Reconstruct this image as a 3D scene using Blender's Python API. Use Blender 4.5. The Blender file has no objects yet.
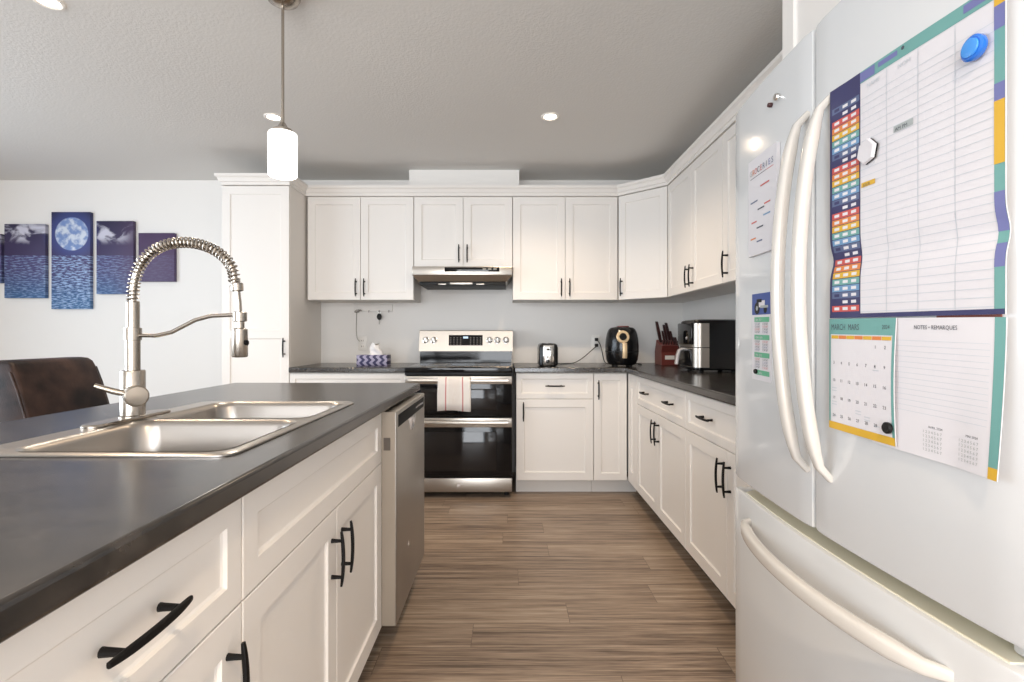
import bpy, bmesh, math, random
from mathutils import Vector, Matrix
random.seed(7)
S = bpy.context.scene
COL = S.collection
PI = math.pi

# ------------------------------------------------------------------ camera, sky, daylight, exposure
EYE = 1.134                                  # eye height in metres
cam_d = bpy.data.cameras.new('camera'); cam = bpy.data.objects.new('camera', cam_d); COL.objects.link(cam)
cam.location = (0, 0, EYE); cam.rotation_euler = (PI/2, 0, 0)
cam_d.sensor_width = 36; cam_d.lens = 500/1024*36
cam_d.shift_x = 4/1024; cam_d.shift_y = -4.5/1024; cam_d.clip_start = 0.02
S.camera = cam

wd = bpy.data.worlds.new('sky'); S.world = wd; wd.use_nodes = True
bg = wd.node_tree.nodes['Background']; bg.inputs[0].default_value = (0.80, 0.90, 1.0, 1); bg.inputs[1].default_value = 1.6

def area(name, loc, rot, sx, sy, power, color):
    l = bpy.data.lights.new(name, 'AREA'); l.shape = 'RECTANGLE'; l.size = sx; l.size_y = sy
    l.energy = power; l.color = color
    o = bpy.data.objects.new(name, l); COL.objects.link(o); o.location = loc; o.rotation_euler = rot
    return o
# area lamps added for daylight at the unseen west window and rear patio doors
area('added_daylight_west', (-4.50, 0.9, 1.35), (0, -PI/2, 0), 2.0, 3.2, 52, (0.78, 0.89, 1.0))
area('added_daylight_south', (-.7, -3.10, 1.25), (PI/2, 0, 0), 3.6, 2.1, 100, (0.97, 0.98, 1.0))

vs = S.view_settings
vs.view_transform = 'Standard'; vs.look = 'None'; vs.gamma = 1.0; vs.use_curve_mapping = False
vs.exposure = 1.04
S.display_settings.display_device = 'sRGB'
S.cycles.max_bounces = 10; S.cycles.diffuse_bounces = 6; S.cycles.glossy_bounces = 5
S.cycles.sample_clamp_indirect = 6.0
S.cycles.caustics_reflective = False; S.cycles.caustics_refractive = False

# ------------------------------------------------------------------ materials
def mat(name, col=(0.8,0.8,0.8), rough=0.5, metal=0.0, spec=0.5, coat=0.0, emit=None, es=0.0, bump=None):
    m = bpy.data.materials.new(name); m.use_nodes = True
    b = m.node_tree.nodes['Principled BSDF']
    b.inputs['Base Color'].default_value = (*col, 1); b.inputs['Roughness'].default_value = rough
    b.inputs['Metallic'].default_value = metal; b.inputs['Specular IOR Level'].default_value = spec
    b.inputs['Coat Weight'].default_value = coat
    if emit: b.inputs['Emission Color'].default_value = (*emit, 1); b.inputs['Emission Strength'].default_value = es
    if bump:
        sc, strength, dist = bump
        N, L = m.node_tree.nodes, m.node_tree.links
        tc = N.new('ShaderNodeTexCoord'); n = N.new('ShaderNodeTexNoise'); n.inputs['Scale'].default_value = sc; n.inputs['Detail'].default_value = 4
        bp = N.new('ShaderNodeBump'); bp.inputs['Strength'].default_value = strength; bp.inputs['Distance'].default_value = dist
        L.new(tc.outputs['Object'], n.inputs['Vector']); L.new(n.outputs['Fac'], bp.inputs['Height']); L.new(bp.outputs[0], b.inputs['Normal'])
    return m

def nodes_of(m): return m.node_tree.nodes, m.node_tree.links, m.node_tree.nodes['Principled BSDF']
def ramp(N, stops, interp='LINEAR'):
    r = N.new('ShaderNodeValToRGB'); cr = r.color_ramp; cr.interpolation = interp
    while len(cr.elements) > 1: cr.elements.remove(cr.elements[-1])
    cr.elements[0].position = stops[0][0]; cr.elements[0].color = (*stops[0][1], 1)
    for p, c in stops[1:]:
        e = cr.elements.new(p); e.color = (*c, 1)
    return r

M = {}
M['cab'] = mat('cabinet_white', (0.80,0.772,0.738), 0.42, bump=(60, .02, .001))
M['carcass'] = mat('cabinet_side_white', (0.78,0.745,0.70), 0.5)
M['kick'] = mat('toe_kick_board', (0.70,0.68,0.65), 0.5)
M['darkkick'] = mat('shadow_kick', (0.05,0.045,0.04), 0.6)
M['wall'] = mat('wall_paint', (0.80,0.785,0.76), 0.65, bump=(90, .08, .002))
M['black'] = mat('black_pull', (0.004,0.0035,0.0035), 0.5, spec=.2)
M['blackplastic'] = mat('black_plastic', (0.006,0.006,0.007), 0.20, spec=.35)
M['mattblack'] = mat('matt_black', (0.008,0.008,0.008), 0.5, spec=.25)
M['panelblack'] = mat('panel_black', (0.006,0.006,0.007), 0.5, spec=.08)
M['dwedge'] = mat('door_edge_tan', (0.36,0.31,0.255), 0.5, 0.25, spec=.3)
M['glassblack'] = mat('black_glass', (0.004,0.004,0.005), 0.07, spec=0.35)
M['fridge'] = mat('fridge_white', (0.66,0.675,0.685), 0.16, coat=0.35, bump=(260, .02, .0006))
M['fridgehandle'] = mat('fridge_handle_white', (0.64,0.615,0.575), 0.22, coat=0.4)
M['gasket'] = mat('fridge_gasket', (0.42,0.41,0.30), 0.6)
M['edgecream'] = mat('drawer_edge_cream', (0.78,0.74,0.60), 0.4)
M['plug'] = mat('outlet_white', (0.80,0.78,0.74), 0.4)
M['chrome'] = mat('chrome', (0.75,0.74,0.72), 0.12, 1.0)
M['nickel'] = mat('brushed_nickel', (0.43,0.385,0.335), 0.26, 1.0)
M['gold'] = mat('cream_gold', (0.78,0.60,0.38), 0.35, 0.3)
M['paper'] = mat('paper_white', (0.66,0.645,0.67), 0.55)
M['ink'] = mat('print_ink', (0.06,0.07,0.09), 0.6)
M['greyline'] = mat('print_rule', (0.52,0.56,0.60), 0.6)
M['navy'] = mat('print_navy', (0.03,0.03,0.10), 0.5)
M['teal'] = mat('print_teal', (0.14,0.33,0.31), 0.5)
M['lilac'] = mat('print_lilac', (0.15,0.16,0.36), 0.5)
M['yellow'] = mat('print_yellow', (0.62,0.37,0.03), 0.5)
M['orange'] = mat('print_orange', (0.62,0.20,0.05), 0.5)
M['red'] = mat('print_red', (0.50,0.08,0.07), 0.5)
M['sky'] = mat('print_blue', (0.14,0.28,0.46), 0.5)
M['slate'] = mat('print_slate', (0.09,0.12,0.22), 0.5)
M['green'] = mat('print_green', (0.12,0.40,0.24), 0.5)
M['photoblue'] = mat('print_photo_blue', (0.045,0.08,0.27), 0.5)
M['greytag'] = mat('print_grey', (0.35,0.38,0.38), 0.5)
M['bluemag'] = mat('blue_magnet', (0.02,0.16,0.62), 0.18, coat=0.5)
M['bluemag2'] = mat('blue_magnet_face', (0.06,0.30,0.78), 0.2, coat=0.5)
M['wood'] = mat('cherry_wood', (0.16,0.035,0.028), 0.35)
M['wood2'] = mat('dark_cherry_wood', (0.055,0.016,0.016), 0.35)
M['greenback'] = mat('back_panel', (0.74,0.70,0.66), 0.5)
M['shade'] = mat('opal_glass', (0.9,0.88,0.85), 0.3, emit=(1,0.96,0.90), es=1.3)
M['lens'] = mat('lamp_lens', (0.9,0.9,0.9), 0.3, emit=(1,0.84,0.68), es=6)
M['lamptrim'] = mat('lamp_trim', (0.85,0.82,0.78), 0.4)
M['tissue'] = mat('tissue', (0.85,0.83,0.82), 0.8)
M['drain'] = mat('drain_steel', (0.5,0.5,0.5), 0.25, 1.0)
M['ventbrown'] = mat('vent_brown', (0.10,0.08,0.065), 0.5)
M['greyplastic'] = mat('grey_plastic', (0.30,0.28,0.25), 0.45)
M['display'] = mat('display_glow', (0.02,0.03,0.04), 0.1, emit=(0.5,0.75,1.0), es=0.35)
M['frame'] = mat('window_vinyl', (0.85,0.85,0.84), 0.35)
M['knife'] = mat('knife_handle', (0.045,0.016,0.016), 0.35)
M['ctag'] = mat('steel_tag', (0.75,0.72,0.72), 0.25, 0.6)

# brushed stainless steel
def steel(name, col, r0, r1, vec_scale):
    m = mat(name, col, 0.3, 1.0); N, L, b = nodes_of(m)
    tc = N.new('ShaderNodeTexCoord'); mp = N.new('ShaderNodeMapping'); mp.inputs['Scale'].default_value = vec_scale
    n = N.new('ShaderNodeTexNoise'); n.inputs['Scale'].default_value = 1; n.inputs['Detail'].default_value = 3
    mr = N.new('ShaderNodeMapRange'); mr.inputs['To Min'].default_value = r0; mr.inputs['To Max'].default_value = r1
    L.new(tc.outputs['Object'], mp.inputs[0]); L.new(mp.outputs[0], n.inputs['Vector']); L.new(n.outputs['Fac'], mr.inputs[0]); L.new(mr.outputs[0], b.inputs['Roughness'])
    bp = N.new('ShaderNodeBump'); bp.inputs['Strength'].default_value = .04; bp.inputs['Distance'].default_value = .0005
    L.new(n.outputs['Fac'], bp.inputs['Height']); L.new(bp.outputs[0], b.inputs['Normal'])
    return m
M['steel'] = steel('brushed_steel', (0.46,0.42,0.375), .26, .42, (8, 400, 900))
M['steelbright'] = steel('backguard_steel', (0.60,0.555,0.50), .34, .48, (8, 400, 900))
M['steelv'] = steel('dishwasher_steel', (0.42,0.395,0.365), .34, .5, (600, 900, 6))
M['sink'] = mat('sink_steel', (0.43,0.40,0.37), .32, 1.0)

# ceiling: knock-down texture
m = M['ceil'] = mat('ceiling_paint', (0.70,0.69,0.67), 0.8); N, L, b = nodes_of(m)
tc = N.new('ShaderNodeTexCoord'); n = N.new('ShaderNodeTexNoise'); n.inputs['Scale'].default_value = 80; n.inputs['Detail'].default_value = 5
rp = ramp(N, [(.42,(0,0,0)),(.6,(1,1,1))]); bp = N.new('ShaderNodeBump'); bp.inputs['Strength'].default_value = .16; bp.inputs['Distance'].default_value = .003
L.new(tc.outputs['Object'], n.inputs['Vector']); L.new(n.outputs['Fac'], rp.inputs[0]); L.new(rp.outputs[0], bp.inputs['Height']); L.new(bp.outputs[0], b.inputs['Normal'])

# plank floor, boards run along X
m = M['floor'] = mat('plank_floor', (0.3,0.22,0.16), 0.42); N, L, b = nodes_of(m)
tc = N.new('ShaderNodeTexCoord')
br = N.new('ShaderNodeTexBrick'); br.offset = 0.0; br.inputs['Scale'].default_value = 1
br.inputs['Brick Width'].default_value = 1.22; br.inputs['Row Height'].default_value = 0.152; br.inputs['Mortar Size'].default_value = 0.0012
br.inputs['Color1'].default_value = (0.15,0.15,0.15,1); br.inputs['Color2'].default_value = (0.85,0.85,0.85,1); br.inputs['Mortar'].default_value = (0,0,0,1)
sx_ = N.new('ShaderNodeSeparateXYZ'); L.new(tc.outputs['Object'], sx_.inputs[0])
rw = N.new('ShaderNodeMath'); rw.operation = 'DIVIDE'; rw.inputs[1].default_value = 0.152; L.new(sx_.outputs[1], rw.inputs[0])
fl = N.new('ShaderNodeMath'); fl.operation = 'FLOOR'; L.new(rw.outputs[0], fl.inputs[0])
wn = N.new('ShaderNodeTexWhiteNoise'); wn.noise_dimensions = '1D'; L.new(fl.outputs[0], wn.inputs['W'])
sh = N.new('ShaderNodeMath'); sh.operation = 'MULTIPLY_ADD'; sh.inputs[1].default_value = 1.22; L.new(wn.outputs['Value'], sh.inputs[0]); L.new(sx_.outputs[0], sh.inputs[2])
cx_ = N.new('ShaderNodeCombineXYZ'); L.new(sh.outputs[0], cx_.inputs[0]); L.new(sx_.outputs[1], cx_.inputs[1])
L.new(cx_.outputs[0], br.inputs['Vector'])
def streak(sx, sy, det, off):
    ad = N.new('ShaderNodeVectorMath'); ad.operation = 'MULTIPLY_ADD'
    ad.inputs[1].default_value = (3.1, 0, 0); L.new(br.outputs['Color'], ad.inputs[0])
    mp = N.new('ShaderNodeMapping'); mp.inputs['Scale'].default_value = (sx, sy, 1); mp.inputs['Location'].default_value = (off, off*.7, 0)
    L.new(tc.outputs['Object'], mp.inputs[0]); L.new(mp.outputs[0], ad.inputs[2])
    nz = N.new('ShaderNodeTexNoise'); nz.inputs['Scale'].default_value = 1; nz.inputs['Detail'].default_value = det; nz.inputs['Roughness'].default_value = .65
    L.new(ad.outputs[0], nz.inputs['Vector']); return nz
n1 = streak(1.3, 42, 5, 0); n2 = streak(5, 190, 3, 4)
def math_node(op, a, bb):
    x = N.new('ShaderNodeMath'); x.operation = op
    for i, v in enumerate((a, bb)):
        if isinstance(v, (int, float)): x.inputs[i].default_value = v
        else: L.new(v, x.inputs[i])
    return x.outputs[0]
sm = math_node('ADD', math_node('MULTIPLY', n1.outputs['Fac'], .55), math_node('MULTIPLY', n2.outputs['Fac'], .45))
bw = N.new('ShaderNodeRGBToBW'); L.new(br.outputs['Color'], bw.inputs[0])
sm = math_node('ADD', sm, math_node('MULTIPLY', math_node('SUBTRACT', bw.outputs[0], .5), .10))
rp = ramp(N, [(.37,(0.100,0.068,0.048)),(.45,(0.215,0.155,0.112)),(.54,(0.335,0.252,0.185)),(.65,(0.48,0.385,0.295))])
L.new(sm, rp.inputs[0])
mx = N.new('ShaderNodeMix'); mx.data_type = 'RGBA'; mx.inputs['B'].default_value = (0.10,0.07,0.05,1)
fm = math_node('MULTIPLY', br.outputs['Fac'], .55); L.new(fm, mx.inputs['Factor']); L.new(rp.outputs[0], mx.inputs['A']); L.new(mx.outputs['Result'], b.inputs['Base Color'])
bp = N.new('ShaderNodeBump'); bp.inputs['Strength'].default_value = .12; bp.inputs['Distance'].default_value = .002
L.new(n2.outputs['Fac'], bp.inputs['Height']); L.new(bp.outputs[0], b.inputs['Normal'])

# dark laminate worktop
def laminate(name, dark, light, rough):
    m = mat(name, dark, rough); N, L, b = nodes_of(m)
    tc = N.new('ShaderNodeTexCoord'); n = N.new('ShaderNodeTexNoise'); n.inputs['Scale'].default_value = 14; n.inputs['Detail'].default_value = 7; n.inputs['Distortion'].default_value = 1.2
    rp = ramp(N, [(.38, dark), (.52, tuple((a+c)/2 for a, c in zip(dark, light))), (.66, light)])
    L.new(tc.outputs['Object'], n.inputs['Vector']); L.new(n.outputs['Fac'], rp.inputs[0]); L.new(rp.outputs[0], b.inputs['Base Color'])
    return m
M['top'] = laminate('charcoal_laminate', (0.011,0.009,0.008), (0.044,0.037,0.032), 0.24)
M['top'].node_tree.nodes['Principled BSDF'].inputs['Specular IOR Level'].default_value = .85

# brown leather
m = M['leather'] = mat('brown_leather', (0.035,0.022,0.018), 0.42, spec=.2); N, L, b = nodes_of(m)
tc = N.new('ShaderNodeTexCoord'); n = N.new('ShaderNodeTexNoise'); n.inputs['Scale'].default_value = 9; n.inputs['Detail'].default_value = 5
rp = ramp(N, [(.35,(0.008,0.005,0.005)),(.72,(0.055,0.030,0.023))]); L.new(tc.outputs['Object'], n.inputs['Vector']); L.new(n.outputs['Fac'], rp.inputs[0]); L.new(rp.outputs[0], b.inputs['Base Color'])
v = N.new('ShaderNodeTexVoronoi'); v.inputs['Scale'].default_value = 260; L.new(tc.outputs['Object'], v.inputs['Vector'])
bp = N.new('ShaderNodeBump'); bp.inputs['Strength'].default_value = .25; bp.inputs['Distance'].default_value = .002; L.new(v.outputs['Distance'], bp.inputs['Height']); L.new(bp.outputs[0], b.inputs['Normal'])

# moonlit sea print; UV is in metres measured from the moon's centre
m = M['moonsea'] = mat('moonlit_sea_print', (0.1,0.1,0.3), 0.55); N, L, b = nodes_of(m)
uv = N.new('ShaderNodeUVMap'); sp = N.new('ShaderNodeSeparateXYZ'); L.new(uv.outputs[0], sp.inputs[0])
U, V = sp.outputs[0], sp.outputs[1]
def noise(sx, sy, det, dist=0):
    mp = N.new('ShaderNodeMapping'); mp.inputs['Scale'].default_value = (sx, sy, 1); L.new(uv.outputs[0], mp.inputs[0])
    q = N.new('ShaderNodeTexNoise'); q.inputs['Scale'].default_value = 1; q.inputs['Detail'].default_value = det; q.inputs['Distortion'].default_value = dist
    L.new(mp.outputs[0], q.inputs['Vector']); return q.outputs['Fac']
def mix(f, a, c):
    x = N.new('ShaderNodeMix'); x.data_type = 'RGBA'
    for k, vv in (('Factor', f), ('A', a), ('B', c)):
        if isinstance(vv, tuple): x.inputs[k].default_value = (*vv, 1)
        elif isinstance(vv, (int, float)): x.inputs[k].default_value = vv
        else: L.new(vv, x.inputs[k])
    return x.outputs['Result']
def mrange(v, a, c, d=0, e=1, smooth=True):
    x = N.new('ShaderNodeMapRange'); x.interpolation_type = 'SMOOTHSTEP' if smooth else 'LINEAR'
    x.inputs['From Min'].default_value = a; x.inputs['From Max'].default_value = c; x.inputs['To Min'].default_value = d; x.inputs['To Max'].default_value = e
    L.new(v, x.inputs[0]); return x.outputs[0]
rr = math_node('SQRT', math_node('ADD', math_node('MULTIPLY', U, U), math_node('MULTIPLY', V, V)), 0)
au = math_node('ABSOLUTE', U, 0)
purple = mrange(U, .28, .6)                                  # the canvas furthest east is flat purple
skyc = mix(mrange(V, -.2, .25), (0.030,0.018,0.075), (0.008,0.008,0.035))
halo = mrange(rr, .13, .27, .6, 0)
skyc = mix(halo, skyc, (0.045,0.075,0.28))
cl = noise(6, 9, 7, .8)
clm = math_node('MULTIPLY', mrange(cl, .47, .62), math_node('MULTIPLY', mrange(V, -.10, -.02), mrange(V, .04, .16, 1, 0)))
clm = math_node('MULTIPLY', clm, math_node('MULTIPLY', mrange(au, .16, .24), mrange(U, .42, .55, 1, 0)))
skyc = mix(clm, skyc, (0.56,0.56,0.66))
moon = mrange(rr, .132, .142, 1, 0)
mc = mix(mrange(noise(16, 16, 5), .40, .62), (0.16,0.25,0.50), (0.60,0.66,0.76))
skyc = mix(moon, skyc, mc)
wv = noise(24, 120, 5, .3)
near = mrange(au, .12, .26, 1, 0)
glint = math_node('MULTIPLY', mrange(wv, .46, .62), math_node('MULTIPLY_ADD', near, .85))
glint.node.inputs[2].default_value = .06
deep = mix(mrange(V, -.62, -.25), (0.02,0.10,0.24), (0.040,0.030,0.12))
seac = mix(glint, deep, (0.28,0.40,0.62))
hz = mrange(V, -.181, -.176)
allc = mix(hz, seac, skyc)
allc = mix(math_node('MULTIPLY', purple, .85), allc, (0.060,0.030,0.085))
L.new(allc, b.inputs['Base Color'])

# chevron tissue box print
m = M['chevron'] = mat('chevron_print', (0.5,0.5,0.6), 0.5); N, L, b = nodes_of(m)
tc = N.new('ShaderNodeTexCoord'); sp = N.new('ShaderNodeSeparateXYZ'); L.new(tc.outputs['Object'], sp.inputs[0])
zz = math_node('PINGPONG', sp.outputs[2], .022)
tt = math_node('FRACT', math_node('MULTIPLY', math_node('ADD', sp.outputs[0], zz), 20.0), 0)
f = math_node('GREATER_THAN', tt, .5)
x = N.new('ShaderNodeMix'); x.data_type = 'RGBA'; x.inputs['A'].default_value = (0.33,0.30,0.42,1); x.inputs['B'].default_value = (0.022,0.018,0.075,1)
L.new(f, x.inputs['Factor']); L.new(x.outputs['Result'], b.inputs['Base Color'])

# tea towel with red stripes (stripes along the width, local UV)
m = M['towel'] = mat('towel_cotton', (0.8,0.76,0.72), 0.9); N, L, b = nodes_of(m)
uv = N.new('ShaderNodeUVMap'); sp = N.new('ShaderNodeSeparateXYZ'); L.new(uv.outputs[0], sp.inputs[0])
def band(c, w): return math_node('LESS_THAN', math_node('ABSOLUTE', math_node('SUBTRACT', sp.outputs[0], c), 0), w)
st = math_node('MAXIMUM', band(.25, .018), band(.76, .018))
st2 = math_node('MULTIPLY', band(.5, .17), .35)
n = N.new('ShaderNodeTexNoise'); n.inputs['Scale'].default_value = 14; L.new(uv.outputs[0], n.inputs['Vector'])
x = N.new('ShaderNodeMix'); x.data_type = 'RGBA'; x.inputs['A'].default_value = (0.80,0.77,0.74,1); x.inputs['B'].default_value = (0.62,0.50,0.42,1)
L.new(math_node('MULTIPLY', st2, n.outputs['Fac']), x.inputs['Factor'])
y = N.new('ShaderNodeMix'); y.data_type = 'RGBA'; y.inputs['B'].default_value = (0.50,0.10,0.12,1); L.new(x.outputs['Result'], y.inputs['A']); L.new(math_node('MULTIPLY', st, .8), y.inputs['Factor'])
L.new(y.outputs['Result'], b.inputs['Base Color'])

# window glass
m = M['glass'] = bpy.data.materials.new('window_glass'); m.use_nodes = True; N, L, b = nodes_of(m)
b.inputs['Transmission Weight'].default_value = 1; b.inputs['Roughness'].default_value = 0; b.inputs['IOR'].default_value = 1.02; b.inputs['Base Color'].default_value = (1,1,1,1)

# ------------------------------------------------------------------ mesh helpers
WM = {}                                        # world matrix of each object built here
class MB:
    """Collects geometry in one bmesh; build() links it as ONE mesh object."""
    def __init__(s): s.bm = bmesh.new(); s.mi = 0; s.uv = None
    def m(s, i): s.mi = i; return s
    def _mark(s, faces):
        for f in faces: f.material_index = s.mi
    def box(s, x0, x1, y0, y1, z0, z1, b=0.0, seg=2):
        x0, x1 = sorted((x0, x1)); y0, y1 = sorted((y0, y1)); z0, z1 = sorted((z0, z1))
        vs = [s.bm.verts.new(p) for p in ((x0,y0,z0),(x1,y0,z0),(x1,y1,z0),(x0,y1,z0),(x0,y0,z1),(x1,y0,z1),(x1,y1,z1),(x0,y1,z1))]
        fs = [s.bm.faces.new([vs[i] for i in q]) for q in ((3,2,1,0),(4,5,6,7),(0,1,5,4),(1,2,6,5),(2,3,7,6),(3,0,4,7))]
        s._mark(fs)
        if b > 0:
            es = list({e for f in fs for e in f.edges})
            r = bmesh.ops.bevel(s.bm, geom=es, offset=b, segments=seg, affect='EDGES', profile=.5)
            s._mark(r['faces'])
        return s
    def loft(s, rings, cap0=True, cap1=True, closed=True):
        R = [[s.bm.verts.new(p) for p in r] for r in rings]; n = len(R[0]); fs = []
        for a, c in zip(R, R[1:]):
            for i in range(n if closed else n-1):
                j = (i+1) % n
                fs.append(s.bm.faces.new((a[i], a[j], c[j], c[i])))
        if cap0 and closed: fs.append(s.bm.faces.new(list(reversed(R[0]))))
        if cap1 and closed: fs.append(s.bm.faces.new(R[-1]))
        s._mark(fs); return s
    def cyl(s, p0, p1, r0, r1=None, n=24, b=0.0):
        r1 = r0 if r1 is None else r1
        p0, p1 = Vector(p0), Vector(p1); d = (p1-p0); h = d.length; d.normalize()
        prof = [(0, r0), (h, r1)]
        if b > 0: prof = [(0, r0-b), (b*.3, r0-b*.3), (b, r0), (h-b, r1), (h-b*.3, r1-b*.3), (h, r1-b)]
        return s.lathe(p0, d, prof, n)
    def lathe(s, p, d, prof, n=24, cap=True):
        p = Vector(p); d = Vector(d).normalized()
        u = d.orthogonal().normalized(); v = d.cross(u)
        rings = [[p + d*h + (u*math.cos(2*PI*i/n) + v*math.sin(2*PI*i/n))*max(r, 1e-5) for i in range(n)] for h, r in prof]
        return s.loft(rings, cap, cap)
    def tube(s, pts, r, n=12, cap=True, flat=None):
        """Tube along pts; r number or list. flat=(a,b): elliptical radii factors with up reference kept by transport."""
        pts = [Vector(p) for p in pts]; k = len(pts); rs = r if isinstance(r, (list, tuple)) else [r]*k
        T = [(pts[min(i+1,k-1)]-pts[max(i-1,0)]).normalized() for i in range(k)]
        u = T[0].orthogonal().normalized(); rings = []
        for i in range(k):
            if i: u = (u - T[i]*u.dot(T[i])).normalized()
            v = T[i].cross(u)
            rings.append([pts[i] + (u*math.cos(2*PI*j/n) + v*math.sin(2*PI*j/n))*rs[i] for j in range(n)])
        return s.loft(rings, cap, cap)
    def ribbon(s, pts, side, w, t, n=10, ends=None):
        """Rounded-flat bar along pts. side: fixed direction across (width w); thickness t in the other."""
        pts = [Vector(p) for p in pts]; k = len(pts); side = Vector(side).normalized(); rings = []
        for i in range(k):
            T = (pts[min(i+1,k-1)]-pts[max(i-1,0)]).normalized(); nrm = T.cross(side).normalized()
            f = 1 if ends is None else ends(i/(k-1))
            ring = []
            for j in range(n):
                a = 2*PI*j/n; c, q = math.cos(a), math.sin(a)
                c = math.copysign(abs(c)**.6, c); q = math.copysign(abs(q)**.6, q)
                ring.append(pts[i] + side*(c*w/2*f) + nrm*(q*t/2*f))
            rings.append(ring)
        return s.loft(rings)
    def prism(s, poly, z0, z1, axis='z'):
        mk = {'z': lambda a, c, h: (a, c, h), 'y': lambda a, c, h: (a, h, c), 'x': lambda a, c, h: (h, a, c)}[axis]
        return s.loft([[mk(a, c, z0) for a, c in poly], [mk(a, c, z1) for a, c in poly]])
    def quad(s, pts):
        f = s.bm.faces.new([s.bm.verts.new(p) for p in pts]); s._mark([f]); return s
    def shaker(s, x0, x1, z0, z1, yb=0.0, t=.019, fr=.057, dep=.008, sl=.007, frt=None, frb=None):
        """A shaker front: frame, sloped step, recessed panel. Faces -y, back at yb."""
        y = yb - t; e = .0015
        def ring(i, yy): return [(x0+i, yy, z0+i), (x1-i, yy, z0+i), (x1-i, yy, z1-i), (x0+i, yy, z1-i)]
        top, bot = (fr if frt is None else frt)-fr, (fr if frb is None else frb)-fr
        def inn(i, yy): return [(x0+i, yy, z0+i+bot), (x1-i, yy, z0+i+bot), (x1-i, yy, z1-i-top), (x0+i, yy, z1-i-top)]
        et, eb = (0 if frt is not None else e), (0 if frb is not None else e)
        s.loft([ring(0, yb), ring(0, y+e), [(x0+e,y,z0+eb),(x1-e,y,z0+eb),(x1-e,y,z1-et),(x0+e,y,z1-et)], inn(fr, y), inn(fr+sl*.35, y+dep*.75), inn(fr+sl, y+dep)]); return s
    def pull(s, c, along, out, L=.138, post=.046):
        """Black arched cabinet pull: two posts and a bowed tapering bar."""
        c, a, o = Vector(c), Vector(along).normalized(), Vector(out).normalized(); side = a.cross(o)
        pts = []
        for i in range(15):
            q = -1 + 2*i/14; pts.append(c + a*(q*L/2) + o*(.025 + .005*(1-q*q)))
        s.ribbon(pts, side, .0110, .0085, 8, lambda f: 1-.35*abs(2*f-1)**4)
        for q in (-1, 1):
            p = c + a*(q*post); s.lathe(p - o*.001, o, [(0,.006),(.004,.0055),(.028,.004)], 10)
        return s
    def build(s, name, mats, parent=None, smooth=35, bevel=None, world=True):
        if not isinstance(mats, (list, tuple)): mats = [mats]
        bmesh.ops.recalc_face_normals(s.bm, faces=s.bm.faces[:])
        if parent is not None and world: s.bm.transform(WM[parent.name].inverted())
        me = bpy.data.meshes.new(name); s.bm.to_mesh(me); s.bm.free()
        for q in mats: me.materials.append(M[q] if isinstance(q, str) else q)
        if smooth: me.shade_smooth(); me.set_sharp_from_angle(angle=math.radians(smooth))
        o = bpy.data.objects.new(name, me); COL.objects.link(o)
        WM[o.name] = WM[parent.name].copy() if parent is not None else Matrix.Identity(4)
        if parent is not None: o.parent = parent
        if bevel:
            bv = o.modifiers.new('edge', 'BEVEL'); bv.width = bevel; bv.segments = 3; bv.limit_method = 'ANGLE'; bv.angle_limit = math.radians(40)
        return o

def tag(o, label, cat, group=None, kind=None):
    if label: o['label'] = label
    if cat: o['category'] = cat
    if group: o['group'] = group
    if kind: o['kind'] = kind
    return o
def thing(name, label, cat, loc=(0,0,0), rz=0.0, group=None):
    e = bpy.data.objects.new(name, None); COL.objects.link(e); e.empty_display_size = .05
    e.location = loc; e.rotation_euler = (0,0,rz)
    WM[e.name] = Matrix.Translation(loc) @ Matrix.Rotation(rz, 4, 'Z')
    return tag(e, label, cat, group)
def copy_thing(src, loc, label, group=None, rz=None):
    def cp(o, par):
        c = o.copy(); COL.objects.link(c); c.parent = par
        for ch in o.children: cp(ch, c)
        return c
    kids = list(src.children)
    r = src.copy(); COL.objects.link(r); r.location = loc; r['label'] = label
    if rz is not None: r.rotation_euler = (0,0,rz)
    if group: r['group'] = group
    for ch in kids: cp(ch, r)
    WM[r.name] = Matrix.Translation(loc) @ Matrix.Rotation(r.rotation_euler.z, 4, 'Z')
    return r
def struct(mb, name, mats, **k):
    o = mb.build(name, mats, **k); o['kind'] = 'structure'; return o
def rrect(cx, cy, hx, hy, r, z, n=5):
    pts = []
    for sx, sy, a0 in ((1,1,0),(-1,1,PI/2),(-1,-1,PI),(1,-1,1.5*PI)):
        for i in range(n+1):
            a = a0 + PI/2*i/n
            pts.append((cx+sx*(hx-r)+r*math.cos(a), cy+sy*(hy-r)+r*math.sin(a), z))
    return pts
def text_polys(txt, size, align='LEFT'):
    """Lettering as (verts, faces) in 2-D, baseline at y = 0."""
    cu = bpy.data.curves.new('lettering', 'FONT'); cu.body = txt; cu.size = size; cu.align_x = align; cu.resolution_u = 2
    o = bpy.data.objects.new('lettering', cu); COL.objects.link(o)
    bpy.context.view_layer.update()
    me = bpy.data.meshes.new_from_object(o.evaluated_get(bpy.context.evaluated_depsgraph_get()))
    V = [(v.co.x, v.co.y) for v in me.vertices]; F = [list(p.vertices) for p in me.polygons]
    bpy.data.objects.remove(o); bpy.data.curves.remove(cu); bpy.data.meshes.remove(me)
    return V, F

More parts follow.
